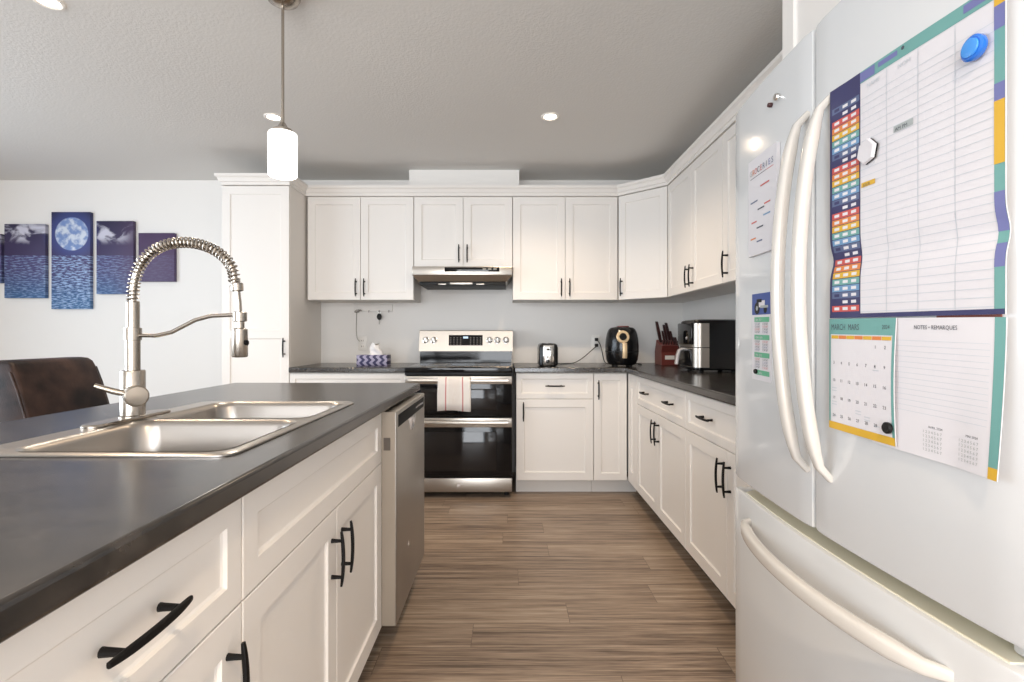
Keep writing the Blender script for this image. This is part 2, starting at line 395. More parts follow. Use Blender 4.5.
# ------------------------------------------------------------------ room shell
WY, WX, CE = 4.18, 1.46, 2.44          # back wall, right wall, ceiling
LX, RY = -4.62, -3.22                  # dining-room wall, wall behind
struct(MB().box(LX-.1, WX+.1, RY-.1, WY+.1, -.06, 0), 'floor', 'floor', smooth=0)
struct(MB().box(LX-.1, WX+.1, RY-.1, WY+.1, CE, CE+.08), 'ceiling', 'ceil', smooth=0)
struct(MB().box(LX-.1, WX+.1, WY, WY+.1, 0, CE), 'wall_back', 'wall', smooth=0)
struct(MB().box(WX, WX+.1, RY-.1, WY, 0, CE), 'wall_right', 'wall', smooth=0)
def wall_with_hole(name, axis, c0, c1, a0, a1, h0, h1, z0, z1):
    mb = MB()
    def bx(u0, u1, w0, w1):
        if axis == 'x': mb.box(c0, c1, u0, u1, w0, w1)
        else: mb.box(u0, u1, c0, c1, w0, w1)
    bx(a0, h0, 0, CE); bx(h1, a1, 0, CE); bx(h0, h1, z1, CE)
    if z0 > 0: bx(h0, h1, 0, z0)
    struct(mb, name, 'wall', smooth=0)
wall_with_hole('wall_left', 'x', LX-.1, LX, RY, WY, -.7, 3.1, .35, 2.35)
wall_with_hole('wall_rear', 'y', RY-.1, RY, LX, WX, -2.7, 1.3, .04, 2.3)
def window(name, axis, c, h0, h1, z0, z1, n):
    mb = MB()
    def bx(u0, u1, w0, w1, t=.03):
        if axis == 'x': mb.box(c-t, c+t, u0, u1, w0, w1)
        else: mb.box(u0, u1, c-t, c+t, w0, w1)
    bx(h0, h0+.05, z0, z1); bx(h1-.05, h1, z0, z1); bx(h0, h1, z0, z0+.05); bx(h0, h1, z1-.05, z1)
    for i in range(1, n):
        u = h0 + (h1-h0)*i/n; bx(u-.03, u+.03, z0, z1)
    w = struct(mb, name, 'frame', smooth=0)
    g = MB()
    if axis == 'x': g.box(c-.004, c+.004, h0+.05, h1-.05, z0+.05, z1-.05)
    else: g.box(h0+.05, h1-.05, c-.004, c+.004, z0+.05, z1-.05)
    g.build('pane', 'glass', w, smooth=0)
window('added_window_1', 'x', LX-.05, -.7, 3.1, .35, 2.35, 3)  # unseen west window, added to go with the daylight lamp
window('added_window_2', 'y', RY-.05, -2.7, 1.3, .04, 2.3, 2)  # glazing behind the camera, likewise out of view and added for brightness
struct(MB().box(LX, -2.045, WY-.014, WY, 0, .10, .003), 'baseboard_back', 'frame')
struct(MB().box(LX, LX+.014, RY, WY-.014, 0, .10, .003), 'baseboard_left', 'frame')
# boxed-in duct above the range cabinets
struct(MB().box(-.775, .088, 3.92, WY, 2.285, CE), 'trim_1', 'wall', smooth=0)

# ------------------------------------------------------------------ kitchen cabinets
def cabinet(name, label, cat, group, loc, rz, w, d, z0, z1, fronts, toe=None, open_top=False, kickmat='kick', bodymat='carcass', kick_end=0):
    """Local frame: x along the front, front plane y = 0 facing -y, depth +y, z from the floor."""
    t = thing(name, label, cat, loc, rz, group)
    Wm = WM[t.name]; L = lambda mb, nm, mt, par, **k: mb.build(nm, mt, par, world=False, **k)
    b = MB()
    if open_top:
        b.box(0, .016, 0, d, z0, z1); b.box(w-.016, w, 0, d, z0, z1); b.box(.016, w-.016, 0, d, z0, z0+.016); b.box(.016, w-.016, d-.01, d, z0+.016, z1)
        b.box(.016, w-.016, 0, .018, z1-.20, z1-.17); b.box(.016, w-.016, 0, .018, z0+.016, z1-.21)
    else: b.box(0, w, 0, d, z0, z1)
    L(b, 'carcass', bodymat, t, smooth=0)
    if toe:
        L(MB().box(0, w+kick_end, .065, .085, 0.0, z0), 'toe_kick', kickmat, t, smooth=0)
    for f in fronts:
        kind, x0, x1, a0, a1, handles = f[:6]
        fr = f[6] if len(f) > 6 else (.057 if kind == 'door' else .042)
        p = L(MB().shaker(x0+.0016, x1-.0016, a0+.0016, a1-.0016, -.001, fr=fr), kind, 'cab', t, smooth=20)
        for hd in handles:
            o, hx, hz = hd
            L(MB().pull((hx, -.020, hz), (0,0,1) if o == 'v' else (1,0,0), (0,-1,0)), 'handle', 'black', p)
    return t

BZ0, BZ1, DS = .105, .876, .688          # base doors bottom, carcass top, drawer/door split
FB = 3.57                                 # plane of the back base fronts
FRX = .857                                # plane of the right base fronts
UZ0, UZ1 = 1.415, 2.215                   # upper cabinets
FU = 3.85; FUX = 1.14
gb, gu = 'white shaker base cabinets', 'white shaker wall cabinets'
# back wall, base
cabinet('base_cabinet', 'white shaker base cabinet with one drawer over one door, standing right beside the range', 'cabinet', gb, (.058,FB+.02,0), 0, .552, .58, BZ0, BZ1,
        [('drawer', 0, .552, DS, BZ1-.004, [('h', .276, .782)], .038), ('door', 0, .552, BZ0, DS, [('v', .052, .60)])], toe=True)
cabinet('corner_base_cabinet', 'narrow full-height white corner base door below the black air fryer', 'cabinet', gb, (.612,FB+.02,0), 0, .238, .58, BZ0, BZ1,
        [('door', 0, .238, BZ0, BZ1-.004, [('v', .032, .755)], .05)], toe=True, kick_end=.088)
cabinet('base_cabinet', 'white base cabinet below the tissue box, between pantry and range', 'cabinet', gb, (-1.56,FB+.02,0), 0, .835, .58, BZ0, BZ1,
        [('drawer', 0, .835, DS, BZ1-.004, [('h', .42, .782)], .038), ('door', 0, .417, BZ0, DS, [('v', .37, .60)]), ('door', .417, .835, BZ0, DS, [('v', .465, .60)])], toe=True)
# right wall, base: local x runs towards the camera
RB = lambda y: (FRX+.02, y, 0)
cabinet('base_cabinet', 'wide white base cabinet below the knife block, two pulls on one drawer over two doors', 'cabinet', gb, RB(3.57), -PI/2, 1.156, .58, BZ0, BZ1,
        [('door', 0, .242, BZ0, BZ1-.004, [], .09),
         ('drawer', .244, 1.156, DS, BZ1-.004, [('h', .47, .782), ('h', .93, .782)], .038),
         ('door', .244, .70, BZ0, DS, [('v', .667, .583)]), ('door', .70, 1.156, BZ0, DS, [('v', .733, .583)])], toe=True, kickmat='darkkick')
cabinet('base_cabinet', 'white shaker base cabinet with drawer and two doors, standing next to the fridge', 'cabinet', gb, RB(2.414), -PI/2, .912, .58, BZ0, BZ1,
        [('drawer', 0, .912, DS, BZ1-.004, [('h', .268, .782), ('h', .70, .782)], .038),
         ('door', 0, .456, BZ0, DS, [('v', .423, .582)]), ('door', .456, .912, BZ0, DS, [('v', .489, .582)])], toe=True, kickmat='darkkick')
# pantry
pc_ = cabinet('pantry_cabinet', 'tall white pantry cabinet standing against the back wall beside the moon pictures', 'cabinet', None, (-2.045,FB+.02,0), 0, .483, .588, BZ0, UZ1, [], toe=True)
pdr = MB().shaker(.0016, .4814, BZ0, 1.150, -.001, frt=.030).shaker(.0016, .4814, 1.150, UZ1-.006, -.001, frb=.030).build('door', 'cab', pc_, world=False, smooth=20)
MB().pull((.450, -.020, 1.055), (0,0,1), (0,-1,0)).build('handle', 'black', pdr, world=False)
# upper cabinets on the back wall
UD = WY-FU-.02
def upper(x0, x1, z0, label, hz):
    w = x1-x0; h = w/2
    cabinet('wall_cabinet', label, 'cabinet', gu, (x0,FU+.02,0), 0, w, UD-.002, z0, UZ1,
            [('door', 0, h, z0, UZ1-.006, [('v', h-.032, hz)]), ('door', h, w, z0, UZ1-.006, [('v', h+.032, hz)])])
upper(-1.545, -.727, UZ0, 'white two-door wall cabinet between the pantry and the range hood', 1.51)
upper(-.724, .034, 1.664, 'short white two-door wall cabinet directly above the range hood', 1.77)
upper(.037, .845, UZ0, 'white two-door wall cabinet above the toaster, next to the hood', 1.51)
# diagonal corner cabinet
P0, P1 = Vector((.847,FU,0)), Vector((FUX,FB,0)); dv = P1-P0; ang = math.atan2(dv.y, dv.x); nrm = Vector((-dv.y, dv.x, 0)).normalized()*-1
nin = Vector((math.sin(-ang), math.cos(ang), 0))
dc = thing('corner_wall_cabinet', 'white single-door wall cabinet set diagonally across the corner, above the air fryer', 'cabinet', P0 + nin*.02, ang, gu)
q0, q1 = P0+nin*.02, P1+nin*.02
MB().prism([(q0.x,q0.y),(q1.x,q1.y),(WX-.002,q1.y),(WX-.002,WY-.002),(q0.x,WY-.002)], UZ0, UZ1).build('carcass', 'carcass', dc, smooth=0)
dr = MB().shaker(.004, dv.length-.004, UZ0+.001, UZ1-.006, -.001).build('door', 'cab', dc, world=False, smooth=20)
MB().pull((.036, -.020, 1.51), (0,0,1), (0,-1,0)).build('handle', 'black', dr, world=False)
# right wall uppers
cabinet('wall_cabinet', 'white two-door wall cabinet above the steel and black air fryer, next to the corner', 'cabinet', gu, (FUX+.02,3.57,0), -PI/2, .912, WX-FUX-.022, UZ0, UZ1,
        [('door', 0, .457, UZ0, UZ1-.006, [('v', .424, 1.51)]), ('door', .457, .912, UZ0, UZ1-.006, [('v', .492, 1.51)])])
cabinet('wall_cabinet', 'white wall cabinet at the fridge end of the row, mostly hidden by the fridge', 'cabinet', gu, (FUX+.02,2.656,0), -PI/2, 1.135, WX-FUX-.022, UZ0, UZ1,
        [('door', 0, .567, UZ0, UZ1-.006, [('v', .06, 1.51)]), ('door', .567, 1.135, UZ0, UZ1-.006, [('v', 1.08, 1.51)])])
# over the fridge
cabinet('bridge_cabinet', 'deep cream cabinet fitted over the white fridge', 'cabinet', gu, (.828,1.475,0), -PI/2, .92, WX-.828-.002, 1.82, UZ1,
        [('door', 0, .46, 1.82, UZ1-.006, [('v', .42, 1.90)]), ('door', .46, .92, 1.82, UZ1-.006, [('v', .50, 1.90)])])
tag(MB().box(.828, WX-.002, 1.478, 1.496, 0, UZ1).build('side_panel', 'cab', smooth=0), 'tall white gable panel between the fridge and the base cabinets', 'panel')

# crown moulding swept over all wall cabinets
def sweep(path, prof, name, mats):
    pts = [Vector((x, y)) for x, y in path]; k = len(pts); rings = []
    for i in range(k):
        def nr(a, c): d = (c-a).normalized(); return Vector((d.y, -d.x))
        ns = []
        if i > 0: ns.append(nr(pts[i-1], pts[i]))
        if i < k-1: ns.append(nr(pts[i], pts[i+1]))
        n = sum(ns, Vector((0,0))).normalized(); sc = 1/max(n.dot(ns[0]), .3)
        rings.append([(pts[i].x + n.x*o*sc, pts[i].y + n.y*o*sc, z) for o, z in prof])
    return MB().loft(rings).build(name, mats, smooth=25)
CP = [(-.03,2.216),(.004,2.216),(.004,2.236),(.012,2.240),(.022,2.262),(.034,2.272),(.034,2.290),(-.03,2.290)]
o = sweep([(-1.575,FU), (.847,FU), (FUX,FB), (FUX,1.50)], CP, 'trim_2', 'cab'); o['kind'] = 'structure'
o = sweep([(-2.045,WY-.003), (-2.045,FB), (-1.562,FB), (-1.562,FU+.06)], CP, 'trim_3', 'cab'); o['kind'] = 'structure'

# ------------------------------------------------------------------ worktops
TZ, TT = .914, .036
t_ = MB().box(-1.558, -.726, 3.545, WY-.002, TZ-TT, TZ).build('countertop', 'top', bevel=.006)
tag(t_, 'short dark countertop between the pantry and the range, holding the tissue box', 'countertop')
poly = [(.046,3.545),(.832,3.545),(.832,1.50),(WX-.002,1.50),(WX-.002,WY-.002),(.046,WY-.002)]
t_ = MB().prism(poly, TZ-TT, TZ).build('countertop', 'top', bevel=.006)
tag(t_, 'L-shaped dark countertop running from the range round the corner to the fridge', 'countertop')
IX0, IX1, IY0, IY1 = -1.305, -.418, .30, 2.385
SX0, SX1, SY0, SY1 = -1.01, -.504, .908, 1.664        # sink flange
hx0, hx1, hy0, hy1 = SX0+.012, SX1-.012, SY0+.012, SY1-.012
mb = MB(); xs = [IX0, hx0, hx1, IX1]; ys = [IY0, hy0, hy1, IY1]
G = {(i,j,k): mb.bm.verts.new((xs[i], ys[j], (TZ-TT, TZ)[k])) for i in range(4) for j in range(4) for k in range(2)}
for i in range(3):
    for j in range(3):
        if (i, j) == (1, 1): continue
        mb.bm.faces.new([G[q] for q in ((i,j,1),(i+1,j,1),(i+1,j+1,1),(i,j+1,1))]); mb.bm.faces.new([G[q] for q in ((i,j+1,0),(i+1,j+1,0),(i+1,j,0),(i,j,0))])
for i in range(3):
    for j in (0, 3): mb.bm.faces.new([G[q] for q in ((i,j,0),(i+1,j,0),(i+1,j,1),(i,j,1))]); mb.bm.faces.new([G[q] for q in ((j,i,0),(j,i+1,0),(j,i+1,1),(j,i,1))])
for q in (((1,1),(2,1)),((2,1),(2,2)),((2,2),(1,2)),((1,2),(1,1))):
    (a, c), (d, e) = q; mb.bm.faces.new([G[(a,c,0)], G[(d,e,0)], G[(d,e,1)], G[(a,c,1)]])
t_ = mb.build('countertop', 'top', bevel=.007)
tag(t_, 'wide dark grey island countertop with the double sink set into it', 'countertop')

# ------------------------------------------------------------------ island
FI = -.447
IL = lambda y: (FI-.02, y, 0)
cabinet('island_cabinet', 'white island cabinet with wide plain drawer front over two doors, beside the dishwasher', 'cabinet', 'island cabinets', IL(.842), PI/2, .926, .58, BZ0, BZ1,
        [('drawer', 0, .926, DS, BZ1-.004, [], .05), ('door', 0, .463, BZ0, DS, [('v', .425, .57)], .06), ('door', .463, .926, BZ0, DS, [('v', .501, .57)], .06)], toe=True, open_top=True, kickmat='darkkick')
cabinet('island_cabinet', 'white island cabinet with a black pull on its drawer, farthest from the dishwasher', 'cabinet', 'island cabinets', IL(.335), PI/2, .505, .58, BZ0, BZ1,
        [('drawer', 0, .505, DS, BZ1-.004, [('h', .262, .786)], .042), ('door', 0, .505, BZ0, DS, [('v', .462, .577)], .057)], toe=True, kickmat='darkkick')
tag(MB().box(-1.075, -1.050, .335, 2.372, 0, BZ1).box(-1.05, -.52, 2.3675, 2.372, 0, BZ1).build('island_back_panel', 'greenback', smooth=0), 'plain panel closing the dining side of the island', 'panel')

# dishwasher
dw = thing('dishwasher', 'stainless steel dishwasher built into the far end of the island', 'dishwasher', (-.70,2.067,0))
DX = -.395
MB().box(-1.03, FI-.006, 1.772, 2.366, .10, .868).build('tub', 'greyplastic', dw, smooth=0)
MB().box(FI-.004, DX, 1.774, 2.364, .105, .868, .006, 3).build('door', 'steelv', dw)
MB().box(DX-.006, DX+.0015, 1.80, 2.335, .808, .852, .001).build('control_panel', 'panelblack', dw)
sc = MB(); sc.lathe((DX-.008,2.06,.803), (1,0,0), [(0,.050),(.0090,.052),(.0098,.050)], 32)
for v in sc.bm.verts:
    if v.co.z > .806: v.co.z = .806
    v.co.y = 2.06 + (v.co.y-2.06)*1.3
sc.build('pocket_handle', 'ctag', dw)
MB().box(FI-.004, DX-.005, 1.7725, 1.7745, .108, .866).build('door_edge', 'dwedge', dw, smooth=0)
vn = MB().box(FI+.006, FI+.030, 1.7712, 1.776, .73, .775)
vn.build('vent', 'ventbrown', dw, smooth=0)
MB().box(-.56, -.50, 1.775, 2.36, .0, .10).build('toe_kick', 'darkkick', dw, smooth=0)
MB().lathe((DX-.001,1.99,.31), (1,0,0), [(0,.012),(.002,.012)], 20).build('badge', 'ctag', dw)
lt = MB()
for i in range(6): lt.box(DX+.001, DX+.0022, 2.14+i*.03, 2.155+i*.03, .827, .834)
lt.build('control_marks', 'ctag', dw, smooth=0)

# ------------------------------------------------------------------ sink
sk = thing('kitchen_sink', 'stainless steel double-bowl sink set into the island countertop', 'sink', ((SX0+SX1)/2,(SY0+SY1)/2,TZ))
scx, scy = (SX0+SX1)/2, (SY0+SY1)/2
BX0, BX1 = -.938, -.526
bowls = [((BX0+BX1)/2, (SY0+.018+1.274)/2, (BX1-BX0)/2, (1.274-SY0-.018)/2), ((BX0+BX1)/2, (1.306+SY1-.032)/2, (BX1-BX0)/2, (SY1-.032-1.306)/2)]
mb = MB(); bm = mb.bm; loops = []
def loop(pts):
    vs = [bm.verts.new(p) for p in pts]; return [bm.edges.new((vs[i], vs[(i+1)%len(vs)])) for i in range(len(vs))], vs
e_out, v_out = loop(rrect(scx, scy, (SX1-SX0)/2-.006, (SY1-SY0)/2-.006, .03, TZ+.006, 6))
es = list(e_out); holes = []
for c in bowls:
    e, vv = loop(rrect(*c, .046, TZ+.006, 8)); es += e; holes.append(vv)
bmesh.ops.triangle_fill(bm, use_beauty=True, use_dissolve=False, edges=es)
o1 = rrect(scx, scy, (SX1-SX0)/2, (SY1-SY0)/2, .036, TZ+.0035, 6); o2 = rrect(scx, scy, (SX1-SX0)/2, (SY1-SY0)/2, .036, TZ+.0006, 6)
r1 = [bm.verts.new(p) for p in o1]; r2 = [bm.verts.new(p) for p in o2]
for a, c in ((v_out, r1), (r1, r2)):
    for i in range(len(a)): j = (i+1) % len(a); bm.faces.new((a[i], c[i], c[j], a[j]))
mb.build('rim', 'sink', sk, smooth=50)
for cx, cy, hx, hy in bowls:
    rings = []
    for ins, z, r in ((0,TZ+.006,.046),(-.0015,TZ+.0072,.0475),(.004,TZ+.004,.047),(.009,TZ-.008,.050),(.014,TZ-.08,.056),(.020,TZ-.150,.058),(.030,TZ-.172,.058),(.052,TZ-.184,.05)):
        rings.append(rrect(cx, cy, hx-ins, hy-ins, r, z, 8))
    n = len(rings[-1])
    for k, rad in ((.5, None), (0, .045)):
        rings.append([(cx+(p[0]-cx)*k, cy+(p[1]-cy)*k, TZ-.187) if k else (cx+rad*math.cos(2*PI*i/n+.1), cy+rad*math.sin(2*PI*i/n+.1), TZ-.189) for i, p in enumerate(rings[7])])
    b = MB().loft(rings, cap0=False).build('bowl', 'sink', sk, smooth=60)
    MB().lathe((cx,cy,TZ-.1895), (0,0,1), [(0,.044),(.003,.044),(.004,.036),(.001,.030),(.001,.004),(.006,.003)], 24).build('drain', 'drain', b)

# faucet
fx, fy = -.968, 1.29
fc = thing('kitchen_faucet', 'tall brushed nickel spring-neck faucet with pull-down spray, on the sink deck', 'faucet', (fx,fy,TZ+.006))
pl = MB(); pl.loft([rrect(fx-.008, fy, .027, .135, .026, TZ+.0065, 8), rrect(fx-.008, fy, .027, .135, .026, TZ+.011, 8), rrect(fx-.008, fy, .024, .131, .023, TZ+.014, 8)]); pl.build('deck_plate', 'nickel', fc)
MB().lathe((fx,fy,TZ+.012), (0,0,1), [(0,.031),(.005,.031),(.007,.0275),(.118,.0275),(.121,.026),(.122,.018)], 32).build('body', 'nickel', fc)
mv = MB(); mv.lathe((fx+.010,fy-.012,.985), (.72,-.69,0), [(0,.024),(.030,.0265),(.044,.0265),(.047,.023),(.048,.008)], 28).build('valve', 'nickel', fc)
lv = MB(); c0 = Vector((fx+.018,fy-.020,.985)); lv.tube([c0, c0+Vector((-.034,-.022,.012)), c0+Vector((-.066,-.042,.028))], [.0090,.0078,.0066], 14); lv.build('lever', 'nickel', fc)
MB().lathe((fx,fy,TZ+.13), (0,0,1), [(0,.0165),(.08,.0165),(.081,.0195),(.112,.0195),(.113,.0150),(.178,.0150),(.180,.0120)], 28).build('neck', 'nickel', fc)
ac = []
zb = TZ+.356-.0
zc, top, xa = 1.205, 1.377, .131
for i in range(61):
    a = PI - (PI*1.0)*i/60
    f_ = i/60; zlo = 1.222 + .052*f_; xx = fx + xa + xa*math.cos(a); z = zlo + (top-zlo)*math.sin(a)**.80
    if i == 0: pass
    ac.append(Vector((xx + .008*0, fy, z)))
pre = [Vector((fx,fy,z)) for z in (1.205,1.213)]
post = [Vector((fx+2*xa+.002*k, fy, 1.274-.004*k)) for k in range(1, 3)]
path = pre + ac + post
# resample
def resample(P, n):
    L = [0]
    for a, c in zip(P, P[1:]): L.append(L[-1]+(c-a).length)
    out = []
    for i in range(n):
        s_ = L[-1]*i/(n-1); k = max(j for j in range(len(L)) if L[j] <= s_+1e-9); k = min(k, len(P)-2)
        out.append(P[k].lerp(P[k+1], (s_-L[k])/max(L[k+1]-L[k], 1e-9)))
    return out
RP = resample(path, 140)
MB().tube(RP, .0080, 12).build('hose', 'nickel', fc)
turns, co = 44, []
RPc = resample(path, turns*14)
for i, p in enumerate(RPc):
    T = (RPc[min(i+1,len(RPc)-1)]-RPc[max(i-1,0)]).normalized(); n_ = Vector((0,1,0)); bnm = T.cross(n_).normalized(); a = 2*PI*i/14
    co.append(p + (n_*math.cos(a)+bnm*math.sin(a))*.0128)
MB().tube(co, .0021, 6).build('spring', 'nickel', fc)
ex = fx+2*xa+.004
MB().lathe((ex+.002,fy,1.272), (.06,0,-1), [(0,.0135),(.002,.0150),(.020,.0150),(.022,.009)], 24).build('spring_collar', 'nickel', fc)
MB().tube([(ex+.003,fy,1.255),(ex+.007,fy,1.22),(ex+.010,fy,1.16)], .0072, 14).build('spray_hose', 'nickel', fc)
sp_ = MB().lathe((ex+.010,fy,1.198), (0,0,-1), [(0,.013),(.002,.0170),(.024,.0170),(.026,.0110),(.042,.0110),(.045,.0185),(.114,.0190),(.117,.017),(.118,.010)], 28).build('spray_head', 'nickel', fc)
MB().lathe((ex+.028,fy-.004,1.118), (1,-.2,0), [(0,.007),(.004,.007),(.006,.004)], 14).build('spray_button', 'black', sp_)
MB().tube(resample([Vector(p) for p in ((fx+.010,fy,1.137),(fx+.06,fy,1.136),(fx+.10,fy,1.145),(fx+.16,fy,1.176),(fx+.20,fy,1.187),(ex-.004,fy,1.190))], 24), .0052, 12).build('docking_arm', 'nickel', fc)

# ------------------------------------------------------------------ range
rg = thing('range', 'stainless steel double-oven range with black glass cooktop, against the back wall', 'range', (-.345,3.8,0))
RX0, RX1 = -.722, .030; RF = 3.50
MB().box(RX0, RX1, RF+.045, 4.14, .03, .895).build('body', 'mattblack', rg, smooth=0)
for x in (RX0+.04, RX1-.04):
    for y in (RF+.09, 4.08): MB().cyl((x,y,0),(x,y,.032),.018,n=14).build('foot', 'mattblack', rg)
MB().box(RX0-.002, RX1+.002, RF-.012, 4.06, .882, .918, .005, 3).build('cooktop', 'glassblack', rg)
for cx, cy, r in ((-.53,3.67,.115),(-.16,3.67,.095),(-.53,3.93,.085),(-.16,3.93,.105)):
    ring = MB()
    for rr_ in (r, r*.62):
        ring.lathe((cx,cy,.9181), (0,0,1), [(0,rr_),(.0004,rr_),(.0004,rr_-.003),(0,rr_-.003)], 40, cap=False)
    ring.build('burner_ring', 'greyplastic', rg, smooth=0)
MB().box(RX0, RX1, RF-.004, RF+.045, .862, .884, .002).build('front_trim', 'mattblack', rg)
def oven_door(z0, z1, rail, name):
    d = MB().m(0).box(RX0+.002, RX1-.002, RF+.004, RF+.043, z0, z1, .004).m(1).box(RX0+.002, RX1-.002, RF-.012, RF+.006, z1-rail, z1-.001, .003)
    d = d.build(name, ['glassblack','steel'], rg)
    w = MB().box(RX0+.11, RX1-.11, RF+.0025, RF+.006, z0+.045, z1-rail-.035, .001).build('oven_window', 'ovenglass', d)
    h = MB()
    pts = [(RX0+.03+(RX1-RX0-.06)*i/20, RF-.045-.006*(1-(i/10-1)**2), z1-.030) for i in range(21)]
    h.ribbon(pts, (0,0,1), .030, .016, 12)
    for x in (RX0+.055, RX1-.055): h.box(x-.012, x+.012, RF-.045, RF-.008, z1-.040, z1-.020, .004)
    h.build('handle', 'steel', d)
M['ovenglass'] = mat('oven_window_glass', (0.014,0.012,0.012), 0.06, spec=0.4)
oven_door(.572, .858, .056, 'upper_oven_door')
oven_door(.148, .566, .066, 'lower_oven_door')
kd = MB().box(RX0+.002, RX1-.002, RF, RF+.043, .044, .142, .004).build('bottom_drawer', 'steel', rg)
MB().lathe((-.345,RF+.002,.095), (0,-1,0), [(0,.014),(.0035,.014)], 24).build('badge', 'ctag', kd)
bgp = MB().prism([(4.022,1.016),(4.13,1.016),(4.13,1.184),(4.066,1.184),(4.056,1.178)], RX0+.004, RX1+.008, axis='x')
bg_ = bgp.build('backguard', 'steelbright', rg)
MB().box(RX0+.010, RX1, 4.045, 4.13, .915, 1.017).build('backguard_base', 'glassblack', bg_, smooth=0)
dsp = MB().prism([(4.0285,1.062),(4.07,1.062),(4.07,1.146),(4.0465,1.146)], -.478, -.205, axis='x')
dsp = dsp.build('control_display', 'glassblack', bg_)
for i in range(10):
    if i in (4, 5): continue
    if i in (0, 6): kp = MB()
    for j in range(4): kp.box(-.468+i*.0268, -.458+i*.0268, 4.0283+j*.0036, 4.032+j*.0036, 1.070+j*.017, 1.074+j*.017)
    if i in (3, 9): kp.build('key_marks', 'greyplastic', dsp, smooth=0)
MB().box(-.362, -.322, 4.0395, 4.045, 1.118, 1.134).build('clock_digits', 'display', dsp, smooth=0)
for x in (-.664, -.600, -.149, -.085, -.016):
    k = MB().lathe((x,4.043,1.103), (0,-1,.21), [(0,.027),(.006,.027),(.008,.022),(.026,.020),(.029,.017),(.030,.002)], 28)
    k.box(x-.004, x+.004, 4.004, 4.018, 1.090, 1.128, .002).build('knob', 'chrome', bg_)

# towel over the upper oven handle
tw = MB(); bm = tw.bm; uvl = bm.loops.layers.uv.new('UVMap')
tx0, tx1 = -.482, -.258; hz_, hy_ = .828, RF-.050
prof = [(hy_+.020,.64),(hy_+.020,.72),(hy_+.019,.80),(hy_+.016,.846),(hy_+.004,.852),(hy_-.010,.851),(hy_-.018,.842),(hy_-.020,.80),(hy_-.021,.74),(hy_-.022,.68),(hy_-.021,.625)]
nx = 24; rows = []
for j, (y, z) in enumerate(prof):
    r = []
    for i in range(nx+1):
        f = i/nx; wv_ = .004*math.sin(f*13+j*.25)*(1 if j > 6 else .4)
        zz_ = z + (.004*math.sin(f*5) - .006*abs(f-.5) if j == len(prof)-1 else 0)
        r.append(bm.verts.new((tx0+(tx1-tx0)*f + (.006*(f-.5) if j > 7 else 0), y-abs(wv_)*(1 if j > 5 else -1)*.8, zz_)))
    rows.append(r)
for j in range(len(prof)-1):
    for i in range(nx):
        f = bm.faces.new((rows[j][i], rows[j][i+1], rows[j+1][i+1], rows[j+1][i]))
        for lp, (ii, jj) in zip(f.loops, ((i,j),(i+1,j),(i+1,j+1),(i,j+1))): lp[uvl].uv = (ii/nx, jj/(len(prof)-1))
tow = tw.build('dish_towel', 'towel', smooth=60); so = tow.modifiers.new('thick', 'SOLIDIFY'); so.thickness = .004; so.offset = 0
tag(tow, 'white dish towel with red stripes hanging over the upper oven handle', 'towel')

# range hood
hd = thing('range_hood', 'slim stainless steel range hood under the short cabinet', 'range hood', (-.345,3.9,1.664))
HX0, HX1 = -.722, .032; HF = 3.765
hb = MB(); hb.box(HX0, HX1, HF, WY-.002, 1.598, 1.662, .003)
hb.loft([[(HX0+a, HF+b2, z) , (HX1-a, HF+b2, z), (HX1-a, WY-.003, z), (HX0+a, WY-.003, z)] for a, b2, z in ((0,0,1.598),(.006,.004,1.592),(.040,.030,1.552))])
hb.build('canopy', 'steel', hd)
uf = MB().box(HX0+.05, HX1-.05, HF+.035, WY-.01, 1.524, 1.551, .002); uf.build('filter_panel', 'mattblack', hd)
MB().box(-.44, -.27, HF+.032, HF+.09, 1.530, 1.546, .002).build('lamp_cover', 'steel', hd)
for x in (-.50, -.21): MB().box(x-.03, x+.03, HF+.031, HF+.06, 1.528, 1.536, .001).build('filter_clip', 'steel', hd)
hc = MB().box(-.478, -.065, HF-.0015, HF+.002, 1.622, 1.655, .001).build('control_strip', 'glassblack', hd)
sw = MB()
for i in range(3): sw.box(-.19+i*.040, -.165+i*.040, HF-.004, HF, 1.636, 1.648, .001)
sw.build('switches', 'greyplastic', hc)

# ------------------------------------------------------------------ fridge
FX, FYc, FH, BUL = .63, .9985, .394, .0215
def fxs(y): return FX - BUL*(1-((y-FYc)/FH)**2)
fr = thing('fridge', 'white french-door fridge with bottom freezer, covered with calendars and magnets', 'fridge', (.98,FYc,0))
MB().box(.70, 1.44, FYc-FH+.004, FYc+FH-.004, .045, 1.735, .006).build('cabinet', 'fridge', fr)
MB().box(.68, .705, FYc-FH+.012, FYc+FH-.012, .70, 1.74).build('gasket', 'gasket', fr, smooth=0)
MB().box(.72, 1.42, FYc-FH+.02, FYc+FH-.02, 0, .045).build('base_grille', 'greyplastic', fr, smooth=0)
def curved_front(y0, y1, z0, z1, xb=.690, n=16, name='door', rad=.009):
    ys_ = [y0+(y1-y0)*i/n for i in range(n+1)]
    def sect(ins):
        pts = [(xb, y0+ins), (fxs(y0)+rad, y0+ins), (fxs(y0)+rad*.3+ins, y0+rad*.3+ins)]
        pts += [(fxs(y)+ins, y) for y in ys_ if y0+rad+ins < y < y1-rad-ins]
        pts += [(fxs(y1)+rad*.3+ins, y1-rad*.3-ins), (fxs(y1)+rad, y1-ins), (xb, y1-ins)]
        return pts
    n0 = sect(0); 
    def inset(d): 
        return [(x + (d if x < xb else 0), FYc_ + (y-FYc_)*(1-d/((y1-y0)/2))) for x, y in n0]
    FYc_ = (y0+y1)/2
    rings = [[(x, y, z) for x, y in inset(d)] for d, z in ((.007,z0),(.002,z0+.002),(0,z0+.007),(0,z1-.007),(.002,z1-.002),(.007,z1))]
    return MB().loft(rings)
